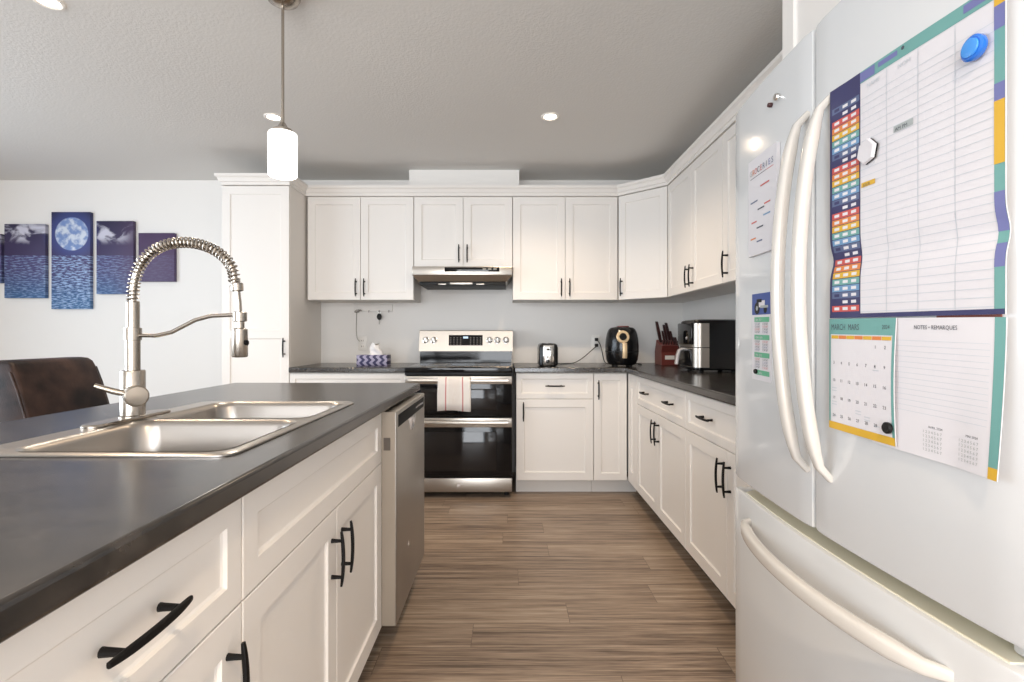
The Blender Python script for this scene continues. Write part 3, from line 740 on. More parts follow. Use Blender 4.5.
ldoor = curved_front(FYc+.004, FYc+FH, .748, 1.753).build('door', 'fridge', fr, smooth=40)
rdoor = curved_front(FYc-FH, FYc-.004, .748, 1.753).build('door', 'fridge', fr, smooth=40)
fz = curved_front(FYc-FH, FYc+FH, .065, .718, n=28).build('freezer_drawer', 'fridge', fr, smooth=40)
MB().prism([(fxs(FYc-FH+.03+.695*i/24)+.010, FYc-FH+.03+.695*i/24) for i in range(25)] + [(.688,FYc+FH-.03),(.688,FYc-FH+.03)], .7175, .7205).build('drawer_top_edge', 'edgecream', fz)
def bow(P0, P1, out, b, n=28):
    P0, P1, out = Vector(P0), Vector(P1), Vector(out); r = []
    for i in range(n+1):
        q = i/n; k = math.sin(PI*q)**.55 if 0 < q < 1 else 0
        r.append(P0.lerp(P1, q) + out*(b*(.10 + .9*k) if 0 < q < 1 else 0))
    return r
for y, dd in ((1.018, ldoor), (.945, rdoor)):
    pts = bow((fxs(y)+.002,y,.862), (fxs(y)+.002,y,1.588), (-1,0,0), .062)
    MB().ribbon(pts, (0,1,0), .026, .022, 14, lambda f: .55+.45*min(1, min(f,1-f)*9)).build('handle', 'fridgehandle', dd, smooth=70)
pts = bow((fxs(1.285)+.002,1.285,.658), (fxs(.70)+.002,.70,.658), (-1,0,0), .060)
pts = [Vector((p.x - (fxs(p.y)-fxs(1.31))*-.0 + (fxs(p.y)-fxs(1.285)), p.y, p.z)) for p in pts]
MB().ribbon(pts, (0,0,1), .032, .024, 14, lambda f: .6+.4*min(1, min(f,1-f)*9)).build('handle', 'fridgehandle', fz, smooth=70)
MB().box(.66, .72, FYc-FH-.002, FYc-FH+.05, .722, .745, .004).build('hinge', 'fridge', fr)
MB().cyl((fxs(1.012)-.014,1.012+.013,1.545),(fxs(1.012)-.02,1.012+.018,1.545),.004,n=10).build('handle_screw', 'greyplastic', ldoor)

# paper on the doors: points given by (y along the door, z) at an offset from the curved front
class Sheet:
    def __init__(s, y0, z0, w, h, off, warp=None, tilt=0.0, shape=None):
        s.y0, s.z0, s.w, s.h, s.off, s.warp, s.tilt, s.shape = y0, z0, w, h, off, warp, tilt, shape      # y0,z0: top-left corner as seen; w towards the viewer's right (-y)
        s.mb = MB(); s.mats = []
    def P(s, u, v, o=0.0):
        """u, v in metres from the top-left corner, v downwards"""
        if s.shape: v = s.shape(u, v)
        y = s.y0 - u; z = s.z0 - v + s.tilt*u
        x = fxs(y) - s.off - o - (s.warp(u, v) if s.warp else 0)
        return (x, y, z)
    def mi(s, m):
        if m not in s.mats: s.mats.append(m)
        s.mb.mi = s.mats.index(m)
    def base(s, m, t=.0012, nu=16, nv=48):
        s.mi(m); bm = s.mb.bm
        F = [[bm.verts.new(s.P(s.w*i/nu, s.h*j/nv)) for i in range(nu+1)] for j in range(nv+1)]
        B = [[bm.verts.new(Vector(s.P(s.w*i/nu, s.h*j/nv))+Vector((t,0,0))) for i in range(nu+1)] for j in range(nv+1)]
        fs = []
        for j in range(nv):
            for i in range(nu):
                fs.append(bm.faces.new((F[j][i],F[j][i+1],F[j+1][i+1],F[j+1][i]))); fs.append(bm.faces.new((B[j+1][i],B[j+1][i+1],B[j][i+1],B[j][i])))
        for j in range(nv):
            for i in (0, nu): fs.append(bm.faces.new((F[j][i],F[j+1][i],B[j+1][i],B[j][i])))
        for i in range(nu):
            for j in (0, nv): fs.append(bm.faces.new((F[j][i],B[j][i],B[j][i+1],F[j][i+1])))
        s.mb._mark(fs); return s
    def rect(s, m, u0, v0, u1, v1, o=.0005, nu=None, nv=None):
        s.mi(m); nu = nu or max(1, int(abs(u1-u0)/.012)); nv = nv or max(1, int(abs(v1-v0)/.008)); bm = s.mb.bm
        g = [[bm.verts.new(s.P(u0+(u1-u0)*i/nu, v0+(v1-v0)*j/nv, o)) for i in range(nu+1)] for j in range(nv+1)]
        s.mb._mark([bm.faces.new((g[j][i],g[j][i+1],g[j+1][i+1],g[j+1][i])) for j in range(nv) for i in range(nu)]); return s
    def text(s, m, txt, u, v, size, o=.0009, align='LEFT', sx=1.0):
        s.mi(m); V, F = text_polys(txt, size, align); bm = s.mb.bm
        vs_ = [bm.verts.new(s.P(u+x*sx, v-y, o)) for x, y in V]
        fs = []
        for f in F:
            try: fs.append(bm.faces.new([vs_[i] for i in f]))
            except ValueError: pass
        s.mb._mark(fs); return s
    def disc(s, m, u, v, r, o=.0006, n=12, ry=None):
        s.mi(m); bm = s.mb.bm; ry = ry or r
        s.mb._mark([bm.faces.new([bm.verts.new(s.P(u+r*math.cos(2*PI*i/n), v+ry*math.sin(2*PI*i/n), o)) for i in range(n)])]); return s
    def build(s, name, parent=None):
        bmf = s.mb.bm
        ob_m = s.mats
        # keep printed faces' own winding: no recalculation problems, materials are opaque both sides
        return s.mb.build(name, ob_m, parent, smooth=30)

cal = thing('wall_calendar', 'large open wall calendar with rainbow date column, hung on the near fridge door', 'calendar', (fxs(.79),.79,.955))
CW, CH, CY0, CZ0 = .308, .42, .930, 1.588
def cwarp(u, v):
    k = (v-.315)                        # the fold across the planner page
    edge = 1 + .8*max(0, (u-.24)/.075) + .9*max(0, (.05-u)/.05)
    return .0035*edge*math.exp(-(k/.022)**2)*-1 + .0030*edge
c1 = Sheet(CY0, CZ0, CW, CH, .004, cwarp, tilt=-.02).base('paper')
bandc = ['slate','red','orange','yellow','yellow','teal','sky','slate']
c1.rect('navy', 0, .0, .073, CH)
nr = 31
for i in range(nr):
    v0 = .036+i*(CH-.046)/nr; v1 = v0+(CH-.046)/nr-.0012
    c1.rect(['slate','navy','red','orange','yellow','teal','sky'][i % 7], .006, v0, .071, v1, .0008)
    for k in range(3): c1.rect('paper' if (i % 7) > 1 or k else 'navy', .012+k*.020, v0+.0028, .024+k*.020, v1-.0028, .0011)
c1.rect('teal', .073, 0, CW, .020); c1.rect('lilac', .073, .002, .105, .018, .0008); c1.rect('lilac', .112, .004, .150, .012, .0008); c1.rect('lilac', .255, .003, .285, .014, .0008)
c1.rect('teal', CW-.013, 0, CW, CH)
for a, e, m_ in ((0,.03,'yellow'),(.03,.06,'lilac'),(.15,.23,'yellow'),(.128,.15,'lilac'),(.265,.315,'lilac'),(.33,.36,'lilac')): c1.rect(m_, CW-.013, a, CW, e, .0008)
for i in range(1, nr+1):
    v = .036+i*(CH-.046)/nr; c1.rect('greyline', .073, v-.0004, CW-.013, v+.0004, .0006)
for u in (.129, .186, .243): c1.rect('greyline', u-.0005, .022, u+.0005, CH-.008, .0007)
c1.rect('navy', 0, CH-.007, CW, CH, .0010)
c1.text('greyline', 'NAME', .088, .034, .010); c1.text('greyline', 'NOM', .150, .034, .010)
c1.rect('greytag', .143, .121, .178, .131, .0009); c1.text('ink', 'AM PM', .146, .1295, .0075, .0012)
c1.rect('yellow', .076, .191, .106, .199, .0009); c1.text('ink', 'JOUR', .080, .198, .0065, .0012)
c1.disc('ink', .160, .006, .003, .001)
c1.build('planner_page', cal)
# bottom half: month panel and notes panel
Z2 = CZ0-CH
nw = lambda u, v: .0045 + .006*max(0, (u-.2)/.115)*v/.2
c2 = Sheet(CY0-.10, Z2-.0035, CW-.10, .205, .004, lambda u, v: .004+.012*max(0, (u-.14)/.07)*(v/.2)**1.5, tilt=-.03).base('paper')
c2.text('ink', 'NOTES \u2022 REMARQUES', .114, .017, .0086, align='CENTER', sx=.8)
for i in range(14): c2.rect('greyline', .018, .034+i*.0082, .190, .0346+i*.0082)
c2.rect('teal', CW-.113, 0, CW-.10, .19); c2.rect('yellow', CW-.113, .19, CW-.10, .205)
for k in range(2):
    u = .095+k*.055; c2.text('ink', ('AVRIL','MAI')[k]+' 2024', u+.020, .160, .0045, align='CENTER')
    for r in range(5): c2.text('greytag', '1 2 3 4 5 6 7', u, .168+r*.0065, .0058)
c2.build('notes_page', cal)
c3 = Sheet(CY0, Z2-.0015, .152, .201, .009, lambda u, v: .002+.004*math.sin(v/.215*PI)*(u/.15), tilt=-.02).base('paper')
c3.rect('teal', 0, 0, .152, .028); c3.rect('teal', 0, 0, .004, .201); c3.rect('teal', .147, 0, .152, .201); c3.rect('yellow', 0, .188, .152, .201, .0008)
c3.text('ink', 'MARCH  MARS', .006, .020, .0150, sx=.72); c3.text('ink', '2024', .126, .018, .0095, sx=.8)
for k in range(7): c3.rect('orange' if k % 2 else 'yellow', .006+k*.020, .030, .025+k*.020, .036)
d = 1
for r in range(5):
    for k in range(7):
        if r == 0 and k < 5: continue
        if d <= 31: c3.text('ink', str(d), .014+k*.020, .050+r*.032, .0075, align='CENTER'); d += 1
for (a, e, n) in ((.014,.125,2),(.014,.150,2),(.075,.158,2),(.095,.165,2),(.115,.085,1),(.135,.168,2),(.115,.176,1),(.014,.176,1)):
    for q in range(n): c3.rect('greyline', a-.006, e+q*.005, a+.007, e+.0014+q*.005)
c3.build('month_page', cal)
M['rust'] = mat('print_rust', (0.22,0.06,0.04), 0.5)
c4 = Sheet(CY0-.21, 1.33, .087, .365, .0012, lambda u, v: .0015*math.sin(v*14)).base('rust'); c4.build('back_sheet', cal)

def lz(y, o): return fxs(y)-o
def magnet(name, y, z, r, h, label, matn, off=.0, prof=None, extra=None):
    n = Vector((-1, -2*BUL*(y-FYc)/FH**2*-1, 0)); n = Vector((-1,0,0))
    p = prof or [(0,r*.96),(h*.2,r),(h*.7,r),(h,r*.82)]
    o = MB().lathe((lz(y,off),y,z), n, p, 24).build(name, matn)
    return tag(o, label, 'magnet', 'fridge magnets')
bm_ = thing('fridge_magnet', 'round bright blue magnet holding the top corner of the calendar', 'magnet', (lz(.655,.009),.655,1.512), group='fridge magnets')
MB().lathe((lz(.655,.0095),.655,1.512), (-1,0,0), [(0,.0145),(.003,.0165),(.008,.0165),(.010,.014)], 28).build('magnet_rim', 'bluemag', bm_)
MB().lathe((lz(.655,.0185),.655,1.512), (-1,0,0), [(0,.012),(.003,.0115),(.0035,.009)], 28).build('magnet_face', 'bluemag2', bm_)
magnet('fridge_magnet', .787, .990, .0092, .006, 'small round black magnet on the bottom corner of the month page', 'mattblack', .0155)
hx_ = MB().m(0).lathe((lz(.835,.0085),.835,1.443), (-1,0,0), [(0,.021),(.003,.021)], 6).m(1).lathe((lz(.835,.0116),.835,1.443), (-1,0,0), [(0,.021),(.004,.0205),(.005,.019)], 6).build('fridge_magnet', ['mattblack','paper'])
tag(hx_, 'white six-sided magnet on the calendar page near the rainbow column', 'magnet', 'fridge magnets')
magnet('fridge_magnet', 1.128, 1.674, .0085, .009, 'little clear white round magnet high on the far fridge door', 'chrome', 0)
magnet('fridge_magnet', 1.160, 1.671, .0055, .009, 'tiny dark bead magnet high on the far fridge door, beside a clear one', 'wood2', 0)

# grocery pad and photo calendar on the far door
gp = Sheet(1.268, 1.572, .148, .238, .009, None, tilt=-.01).base('paper', t=.0085, nv=12)
cols = ['greytag','orange','red','ink','red','slate','ink','lilac','slate']
for k, ch in enumerate('GROCERIES'): gp.text(cols[k], ch, .018+k*.0140, .040, .020, align='CENTER')
gp.rect('ink', .014, .046, .10, .0475); gp.rect('red', .10, .046, .135, .0475)
for (u, v, m_, w) in ((.07,.075,'red',.045),(.015,.105,'slate',.04),(.055,.128,'ink',.035),(.09,.122,'red',.03),(.02,.155,'red',.03),(.05,.172,'ink',.035),(.085,.148,'sky',.035),(.015,.195,'orange',.03),(.05,.205,'slate',.03)): gp.rect(m_, u, v, u+w, v+.0035)
o = gp.build('grocery_pad'); tag(o, 'thick white grocery list pad on the far fridge door', 'notepad')
pc = Sheet(1.262, 1.240, .102, .212, .0016, None, tilt=-.02).base('paper', t=.0014, nv=16)
pc.rect('photoblue', 0, 0, .102, .052)
pc.disc('mattblack', .030, .036, .015, .0009, 16); pc.disc('greytag', .030, .036, .006, .0012, 12); pc.disc('mattblack', .074, .040, .009, .0009, 14); pc.rect('paper', .040, .018, .072, .034, .0010); pc.rect('mattblack', .028, .014, .056, .022, .0012); pc.rect('greytag', .050, .030, .090, .036, .0013)
for k in range(4):
    v = .058+k*.043; pc.rect('green', .014, v, .094, v+.012)
    if k < 3:
        for q in range(2):
            for r in range(4): pc.text(('slate','ink','red','ink')[(k+q+r) % 4], '12 34 567', .016+q*.042, v+.019+r*.0065, .0072)
    pc.text('paper', ('JAN  FEV','MAR  AVR','MAI  JUN','JUL  AOU')[k], .022, v+.0095, .0085)
o = pc.build('magnetic_calendar'); tag(o, 'small magnetic calendar with a blue photo on top, on the far fridge door', 'calendar')
magnet('fridge_magnet', 1.235, 1.048, .006, .005, 'tiny dark magnet at the foot of the photo calendar', 'mattblack', .003)

# ------------------------------------------------------------------ small appliances and counter things
# toaster
ts = thing('toaster', 'small black and silver two-slice toaster on the countertop beside the range', 'toaster', (.289,3.75,TZ))
TX0, TX1, TY0, TY1 = .226, .366, 3.63, 3.87
def rbox_loft(x0, x1, y0, y1, zs, r, n=5):
    cx, cy = (x0+x1)/2, (y0+y1)/2
    return [rrect(cx, cy, (x1-x0)/2-i, (y1-y0)/2-i, max(r-i*.5, .004), z, n) for i, z in zs]
MB().loft(rbox_loft(TX0, TX1, TY0, TY1, [(.004,TZ+.008),(0,TZ+.014),(0,TZ+.135),(.006,TZ+.158),(.018,TZ+.168)], .03)).build('body', 'blackplastic', ts)
MB().loft(rbox_loft(TX0+.026, TX1-.026, TY0-.004, TY0+.05, [(.002,TZ+.012),(0,TZ+.016),(0,TZ+.145),(.004,TZ+.158)], .015)).build('end_panel', 'chrome', ts)
MB().box(.285, .293, TY0-.006, TY0, TZ+.065, TZ+.14).build('lever_slot', 'mattblack', ts, smooth=0)
MB().box(.273, .305, TY0-.022, TY0-.004, TZ+.118, TZ+.130, .003).build('lever', 'mattblack', ts)
MB().lathe((.289,TY0-.003,TZ+.040), (0,-1,0), [(0,.014),(.008,.013),(.009,.010)], 20).build('dial', 'blackplastic', ts)
for x in (.258, .308): MB().box(x, x+.020, TY0+.05, TY1-.03, TZ+.166, TZ+.1695).build('bread_slot', 'mattblack', ts, smooth=0)
for x in (TX0+.03, TX1-.03):
    for y in (TY0+.04, TY1-.04): MB().cyl((x,y,TZ+.0005),(x,y,TZ+.010),.010,n=12).build('foot', 'mattblack', ts)

# black egg-shaped air fryer
af = thing('air_fryer', 'round black air fryer with cream dial and cream handle, in the counter corner', 'air fryer', (.844,3.705,TZ))
prof = [(.012,.085),(.016,.100),(.05,.114),(.10,.121),(.15,.122),(.20,.118),(.245,.109),(.270,.098),(.284,.084),(.290,.050),(.291,.015)]
b_ = MB().lathe((.844,3.705,TZ), (0,0,1), prof, 40); b_.build('body', 'blackplastic', af, smooth=60)
bz = MB().lathe((.826,3.593,TZ+.218), (0,-1,.22), [(-.012,.046),(.002,.046),(.006,.042),(.006,.028),(.002,.026)], 32); bz.build('dial_ring', 'gold', af)
MB().lathe((.826,3.593,TZ+.218), (0,-1,.22), [(-.01,.027),(.008,.026),(.014,.022),(.015,.004)], 28).build('dial', 'blackplastic', af)
hp = [Vector((.8325, 3.573-.010*math.sin(PI*i/10)-.004, TZ+.172-.105*i/10)) for i in range(11)]
MB().ribbon(hp, (1,0,0), .034, .020, 12).build('basket_handle', 'gold', af)
MB().lathe((.844,3.705,TZ), (0,0,1), [(.106,.1217),(.110,.1222),(.114,.1220)], 40, cap=False).build('basket_seam', 'mattblack', af)
MB().box(.810, .890, 3.675, 3.735, TZ+.289, TZ+.298, .004).build('lid_button', 'wood', af)
for a in range(4): MB().cyl((.844+.075*math.cos(a*PI/2+.78),3.705+.075*math.sin(a*PI/2+.78),TZ+.0005),(.844+.075*math.cos(a*PI/2+.78),3.705+.075*math.sin(a*PI/2+.78),TZ+.014),.012,n=12).build('foot', 'mattblack', af)

# knife block, turned a little, its long knives leaning towards the range
kb = thing('knife_block', 'reddish wooden knife block full of knives, beside the round black air fryer', 'knife block', (1.225,3.86,TZ), 0)
KX0, KX1 = 1.165, 1.290
blk = MB().prism([(3.80,TZ+.0005),(3.97,TZ+.0005),(3.97,TZ+.10),(3.93,TZ+.195),(3.85,TZ+.158),(3.775,TZ+.150),(3.80,TZ+.100)], KX0, KX1, axis='x'); blk.build('block', 'wood', kb, smooth=0, bevel=.003)
MB().loft([[(KX1+.001,3.83,TZ+.0005),(KX1+.06,3.83,TZ+.0005),(KX1+.06,3.99,TZ+.0005),(KX1+.001,3.99,TZ+.0005)], [(KX1-.0+.001,3.86,TZ+.10),(KX1+.045,3.86,TZ+.10),(KX1+.045,3.99,TZ+.10),(KX1+.001,3.99,TZ+.10)], [(KX1+.001,3.90,TZ+.215),(KX1+.022,3.90,TZ+.215),(KX1+.022,3.98,TZ+.215),(KX1+.001,3.98,TZ+.215)]]).build('side_block', 'wood2', kb, smooth=0, bevel=.003)
MB().box(KX0+.028, KX0+.10, 3.7975, 3.8005, TZ+.045, TZ+.075).build('label_plate', 'plug', kb, smooth=0)
hs = [(KX0+.012+i*.020, 3.790, TZ+.1515, .030, .007, (0,-.35,.94)) for i in range(6)]
for x, y, z, L_, r in ((1.185,3.875,.170,.165,.015),(1.212,3.865,.165,.095,.010),(1.236,3.885,.175,.135,.012),(1.262,3.905,.185,.140,.014),(1.280,3.890,.178,.080,.010)): hs.append((x, y, TZ+z, L_, r, (-.26,-.22,.94)))
for x, y, z, L_, r, dd in hs:
    d_ = Vector(dd).normalized(); p = Vector((x, y, z)) + d_*.009
    pts = [p + d_*(L_*i/8) for i in range(9)]
    k = MB().ribbon(pts, (1,0,0), r*1.75, r*1.9, 10, lambda f: .8+.2*math.sin(f*PI)).build('kitchen_knife', 'knife')
    big = L_ > .06
    tag(k, 'dark-handled long kitchen knife standing in the top of the knife block' if big else 'short-handled steak knife in the lower row of the knife block', 'knife', 'long knives in the block' if big else 'steak knives in the block')

# stainless basket air fryer, front facing the room
bf = thing('air_fryer', 'large stainless steel and black basket air fryer on the countertop next to the fridge', 'air fryer', (1.24,3.16,TZ))
AY0, AY1, AX0, AX1 = 3.02, 3.32, 1.128, 1.445
cy = (AY0+AY1)/2
def bfsec(ins, z, xf=0.0):
    x0 = AX0+xf
    return rrect((x0+AX1)/2, cy, (AX1-x0)/2-ins, (AY1-AY0)/2-ins, .05, z, 7)
MB().loft([bfsec(.01,TZ+.014), bfsec(0,TZ+.022), bfsec(0,TZ+.300), bfsec(.008,TZ+.318), bfsec(.025,TZ+.324)]).build('body', 'blackplastic', bf)
def wrap(z0, z1, xa_, xb_, g=.0025, cut=.09):
    """steel skin round the front of the body"""
    n = 8; pts = []
    r = .05+g; xf, y0_, y1_ = AX0-g, AY0-g, AY1+g
    pts.append((xf+cut, y0_))
    for i in range(n+1): a = 1.5*PI - PI/2*i/n; pts.append((xf+r+r*math.cos(a), y0_+r+r*math.sin(a)))
    for i in range(n+1): a = PI - PI/2*i/n; pts.append((xf+r+r*math.cos(a), y1_-r+r*math.sin(a)))
    pts.append((xf+cut, y1_))
    inn = [(x+.002 if x < xf+cut-.001 else x, cy+(y-cy)*.985) for x, y in reversed(pts)]
    return MB().prism(pts+inn, z0, z1)
wrap(TZ+.155, TZ+.300, 0, 0).build('upper_skin', 'steel', bf)
bk = wrap(TZ+.032, TZ+.150, 0, 0).build('basket', 'steel', bf)
MB().box(AX0-.012, AX0+.02, cy-.125, cy+.125, TZ+.170, TZ+.306, .008).build('control_panel', 'glassblack', bf)
MB().box(AX0-.006, AX0+.01, cy-.115, cy+.115, TZ+.036, TZ+.146, .004).build('basket_front', 'blackplastic', bk)
MB().lathe((AX0-.011,cy-.05,TZ+.21), (-1,0,0), [(0,.010),(.006,.009),(.007,.006)], 18).build('dial', 'ctag', bf)
hp = [Vector(p) for p in ((AX0-.004,cy-.02,TZ+.138),(AX0-.03,cy-.02,TZ+.142),(AX0-.050,cy-.02,TZ+.132),(AX0-.060,cy-.02,TZ+.10),(AX0-.068,cy-.02,TZ+.045))]
MB().ribbon(resample(hp, 18), (0,1,0), .040, .018, 12).build('basket_handle', 'ctag', bf)
for x in (AX0+.06, AX1-.06):
    for y in (AY0+.05, AY1-.05): MB().cyl((x,y,TZ+.0005),(x,y,TZ+.016),.014,n=14).build('foot', 'mattblack', bf)

# tissue box
tb = thing('tissue_box', 'navy and white chevron tissue box on the short countertop, tissue pulled up', 'tissue box', (-1.024,3.817,TZ))
MB().box(-1.140, -.908, 3.76, 3.875, TZ+.0008, TZ+.080, .002).build('box', 'chevron', tb)
ti = MB(); rings = []
for j in range(9):
    f = j/8; w = .045*(1-.55*f) + .004; rings.append([(-1.012 + .012*f*math.sin(3+f*4) + w*math.cos(a_)*(1+.25*math.sin(3*a_+f*5)), 3.815+(.012+.010*math.sin(f*6+a_*2))*math.sin(a_), TZ+.078+.085*f*(1+.12*math.sin(2*a_+1))) for a_ in [2*PI*i/20 for i in range(20)]])
ti.loft(rings, cap0=False); ti.build('tissue', 'tissue', tb, smooth=70)

# outlets with plugs and cords
def outlet(x, z, label):
    t = thing('wall_outlet', label, 'outlet', (x,WY,z), group='wall outlets')
    MB().box(x-.036, x+.036, WY-.007, WY-.0005, z-.058, z+.058, .003).build('cover_plate', 'plug', t)
    for dz in (-.024, .024):
        q = MB().box(x-.017, x+.017, WY-.009, WY-.006, z+dz-.015, z+dz+.015, .003).build('socket', 'plug', t)
        MB().box(x-.008, x-.005, WY-.0095, WY-.0085, z+dz-.005, z+dz+.007).box(x+.005, x+.008, WY-.0095, WY-.0085, z+dz-.005, z+dz+.007).build('slots', 'mattblack', q, smooth=0)
    return t
outlet(.735, 1.085, 'white wall outlet beside the black air fryer with two black plugs in it')
outlet(-1.215, 1.075, 'white wall outlet above the tissue box, under the wall cabinet')
def cord(name, pts, label, plug=None, r=.0032, matn='mattblack', cat='cord', grp=None):
    t = thing(name, label, cat, pts[0], group=grp)
    P = [Vector(p) for p in pts]
    # smooth with a Catmull-Rom pass
    out = []
    for i in range(len(P)-1):
        p0, p1, p2, p3 = P[max(i-1,0)], P[i], P[i+1], P[min(i+2,len(P)-1)]
        for k in range(10):
            u = k/10; out.append(.5*((2*p1)+(p2-p0)*u+(2*p0-5*p1+4*p2-p3)*u*u+(3*p1-p0-3*p2+p3)*u**3))
    out.append(P[-1])
    MB().tube(out, r, 8).build('cable', matn, t)
    if plug:
        x, y, z = plug; MB().box(x-.013, x+.013, y-.030, y, z-.013, z+.013, .005).build('plug', matn, t)
    return t
cord('power_cord', [(.735,4.143,1.052),(.70,4.12,1.03),(.62,4.09,.965),(.54,4.05,.923),(.46,4.0,.9185),(.40,3.90,.920),(.362,3.84,.935)], 'black cord drooping from the outlet to the toaster', (.735,WY-.0095,1.061), cat='cord')
cord('power_cord', [(.737,4.143,1.105),(.757,4.115,1.07),(.77,4.08,1.00),(.775,4.02,.935),(.80,3.97,.9185),(.92,3.98,.9185),(1.03,3.93,.920),(1.03,3.86,.9185),(.985,3.77,.923)], 'black cord looping behind the round black air fryer', (.735,WY-.0095,1.109), cat='cord')

# hook strip with fob and thin cord under the first wall cabinet
hk = thing('hook_strip', 'white hook strip on the wall under the wall cabinet above the tissue box', 'hook rack', (-1.12,WY,1.37))
MB().box(-1.285, -.965, WY-.014, WY-.0005, 1.342, 1.405, .004).build('rail', 'wall', hk)
for x in (-1.24, -1.155, -1.07, -.99): MB().tube(resample([Vector(p) for p in ((x,WY-.012,1.352),(x,WY-.030,1.335),(x,WY-.040,1.338),(x,WY-.042,1.350))], 8), .003, 8).build('hook', 'ctag', hk)
ff = thing('key_fob', 'black oval key fob hanging from the white hook strip', 'key fob', (-1.065,WY-.04,1.31))
fb = MB().lathe((-1.066,WY-.032,1.298), (0,-1,0), [(0,.014),(.004,.020),(.010,.020),(.014,.012)], 24)
for v in fb.bm.verts: v.co.z = 1.298 + (v.co.z-1.298)*1.35
fb.build('fob_body', 'mattblack', ff)
MB().tube([(-1.066+.011*math.cos(a),WY-.038,1.330+.011*math.sin(a)) for a in [2*PI*i/16 for i in range(17)]], .0013, 6, cap=False).build('key_ring', 'chrome', ff)
MB().box(-1.069, -1.063, WY-.040, WY-.038, 1.235, 1.272).build('key_blade', 'greyplastic', ff, smooth=0)
cord('charger_cord', [(-1.262,4.168,1.336),(-1.264,4.170,1.28),(-1.266,4.170,1.19),(-1.258,4.170,1.12),(-1.236,4.168,1.093)], 'thin grey charger cord running down to the outlet above the tissue box', None, r=.0022, matn='greyplastic', cat='cord')
kb2 = MB(); pts = [(-1.245+.03*math.cos(a)*(1-.02*i), WY-.036+.004*math.sin(a*2), 1.345+.012*math.sin(a*1.3)) for i, a in enumerate([k*.7 for k in range(16)])]
kb2.tube(resample([Vector(p) for p in pts], 60), .003, 6)
tag(kb2.build('coiled_cord', 'greyplastic'), 'bunched grey cord hanging on the first hook of the white strip', 'cord')

# ------------------------------------------------------------------ ceiling lamps
def downlight(x, y, label, watts=30):
    t = thing('recessed_light', label, 'ceiling light', (x,y,CE), group='recessed ceiling lights')
    MB().lathe((x,y,CE-.0005), (0,0,-1), [(0,.054),(.004,.052),(.006,.045),(.002,.036)], 36, cap=False).build('trim_ring', 'lamptrim', t)
    MB().lathe((x,y,CE-.001), (0,0,-1), [(0,.038),(.0015,.037)], 32).build('lens', 'lens', t)
    l = bpy.data.lights.new('downlight', 'SPOT'); l.energy = watts; l.color = (1,.77,.54); l.spot_size = 2.4; l.spot_blend = .8; l.shadow_soft_size = .045
    o = bpy.data.objects.new('downlight', l); COL.objects.link(o); o.parent = t; o.location = (0,0,-.02)
    return t
downlight(.25, 2.968, 'round lit recessed light in the ceiling in front of the range')
downlight(.12, -.45, 'recessed ceiling light added to brighten the walkway behind the viewer, out of the frame', 50)  # extra lamp out of view, added to lift the island fronts and base cabinets
downlight(-1.395, 2.975, 'round lit recessed light beside the pendant rod, above the pantry', 2)
downlight(-1.79, 1.945, 'round recessed light at the top edge of the picture, over the dining side')
px, py = -.856, 1.90
pd = thing('pendant_light', 'lit white cylinder pendant hanging on a nickel rod over the island', 'pendant light', (px,py,CE))
MB().lathe((px,py,CE-.0005), (0,0,-1), [(0,.064),(.012,.064),(.030,.055),(.046,.030),(.050,.010)], 36).build('canopy', 'nickel', pd)
MB().cyl((px,py,1.945),(px,py,CE-.045),.0055,n=14).build('rod', 'nickel', pd)
MB().lathe((px,py,1.908), (0,0,1), [(0,.034),(.012,.034),(.020,.020),(.038,.009)], 28).build('cap', 'nickel', pd)
MB().lathe((px,py,1.742), (0,0,1), [(0,.046),(.001,.049),(.004,.0515),(.010,.052),(.156,.052),(.162,.0505),(.166,.036)], 40).build('shade', 'shade', pd)
l = bpy.data.lights.new('pendant_bulb', 'POINT'); l.energy = 2.5; l.color = (1,.90,.76); l.shadow_soft_size = .06
o = bpy.data.objects.new('pendant_bulb', l); COL.objects.link(o); o.parent = pd; o.location = (0,0,1.705-CE)

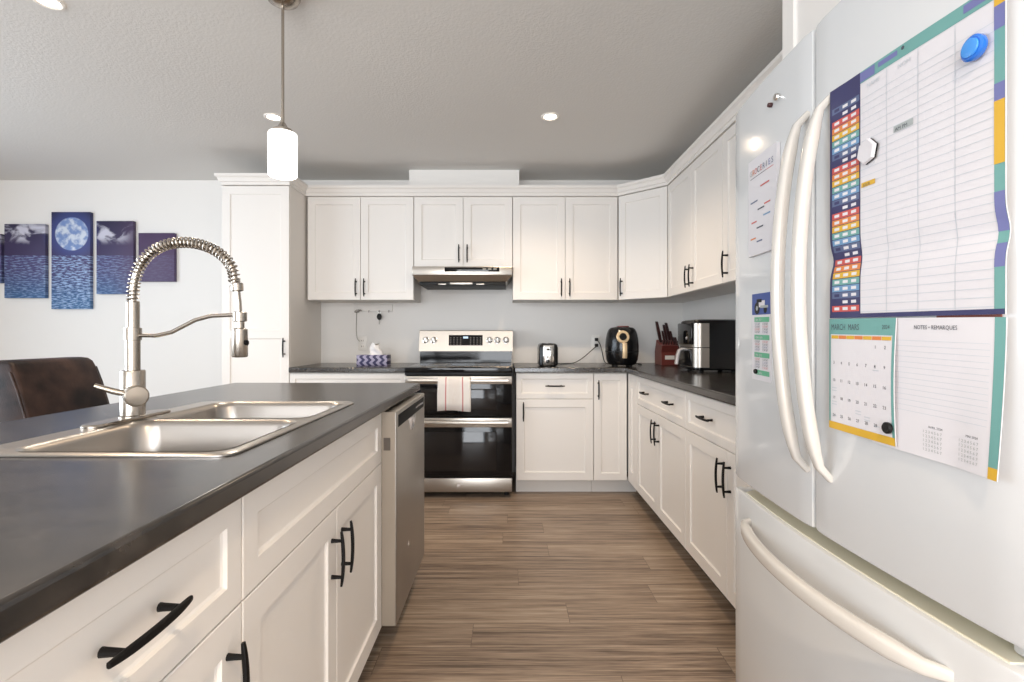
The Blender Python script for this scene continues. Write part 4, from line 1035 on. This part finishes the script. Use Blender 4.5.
# ------------------------------------------------------------------ five-panel moon picture
MX, MZ = (72-508)*4.15/500, EYE+(336.5-234)*4.15/500
def canvas(x0, x1, y0, y1, label):
    k = 4.15/500; a0, a1, z1, z0 = (x0-508)*k, (x1-508)*k, EYE+(336.5-y0)*k, EYE+(336.5-y1)*k
    mb = MB(); bm = mb.bm; uvl = bm.loops.layers.uv.new('UVMap'); mb.box(a0, a1, WY-.032, WY-.001, z0, z1, .002)
    for f in bm.faces:
        for lp in f.loops: lp[uvl].uv = (lp.vert.co.x-MX, lp.vert.co.z-MZ)
    o = mb.build('canvas_picture', 'moonsea', smooth=30); tag(o, label, 'picture', 'five-panel moonlit sea picture')
canvas(-38, 1.5, 234, 283, 'outermost picture panel cut off by the picture edge, on the wall behind the brown chair')
canvas(4.5, 45.5, 224, 298, 'moonlit sea canvas with a cloud, left of the full moon canvas')
canvas(51.5, 90.5, 212, 309, 'tallest canvas with the full moon over bright water')
canvas(96.5, 133.5, 221, 294, 'moonlit sea canvas with a cloud, between the full moon canvas and the plain purple one')
canvas(138.5, 174.5, 233, 281.5, 'small plain purple canvas nearest the pantry')

# ------------------------------------------------------------------ leather chair beyond the island
ch = thing('dining_chair', 'dark brown leather chair with padded back, standing behind the island', 'chair', (-1.72,2.17,0), 0)
cy0, cy1 = 1.975, 2.385
rings = []
for z, xf, t, ins in ((.44,-1.835,.11,.0),(.60,-1.855,.12,-.002),(.80,-1.892,.14,0),(.92,-1.928,.15,.002),(.985,-1.950,.145,.004),(1.020,-1.966,.125,.008),(1.034,-1.982,.10,.016),(1.038,-2.0,.06,.030)):
    rings.append(rrect(xf-t/2, (cy0+cy1)/2, t/2, (cy1-cy0)/2-ins, min(.016, t/2-.002), z, 5))
MB().loft(rings).build('backrest', 'leather', ch, smooth=60)
for y in (cy0-.001, cy1+.001):
    sm_ = MB(); sm_.tube([(-1.850,y,.50),(-1.868,y,.62),(-1.902,y,.80),(-1.938,y,.92),(-1.966,y,.992)], .004, 8)
    sm_.build('piping', 'leather', ch)
MB().loft([rrect(-1.65, 2.175, .235-i, .205-i, .04, z, 5) for i, z in ((.02,.40),(.0,.415),(0,.47),(.012,.488),(.03,.494))]).build('seat', 'leather', ch, smooth=60)
for x, y in ((-1.46,2.0),(-1.46,2.35),(-1.86,2.0),(-1.86,2.35)):
    MB().loft([rrect(x, y, a, a, .004, z, 2) for a, z in ((.015,0),(.022,.41))]).build('leg', 'wood2', ch)
MB().tube([(-2.005+.012*math.cos(a), 2.407, .968+.034*math.sin(a)) for a in [2*PI*i/20 for i in range(21)]], .0035, 8, cap=False).build('ring_pull', 'nickel', ch)
MB().cyl((-2.005,2.37,1.0),(-2.005,2.413,1.0),.008,n=12).build('ring_mount', 'nickel', ch)
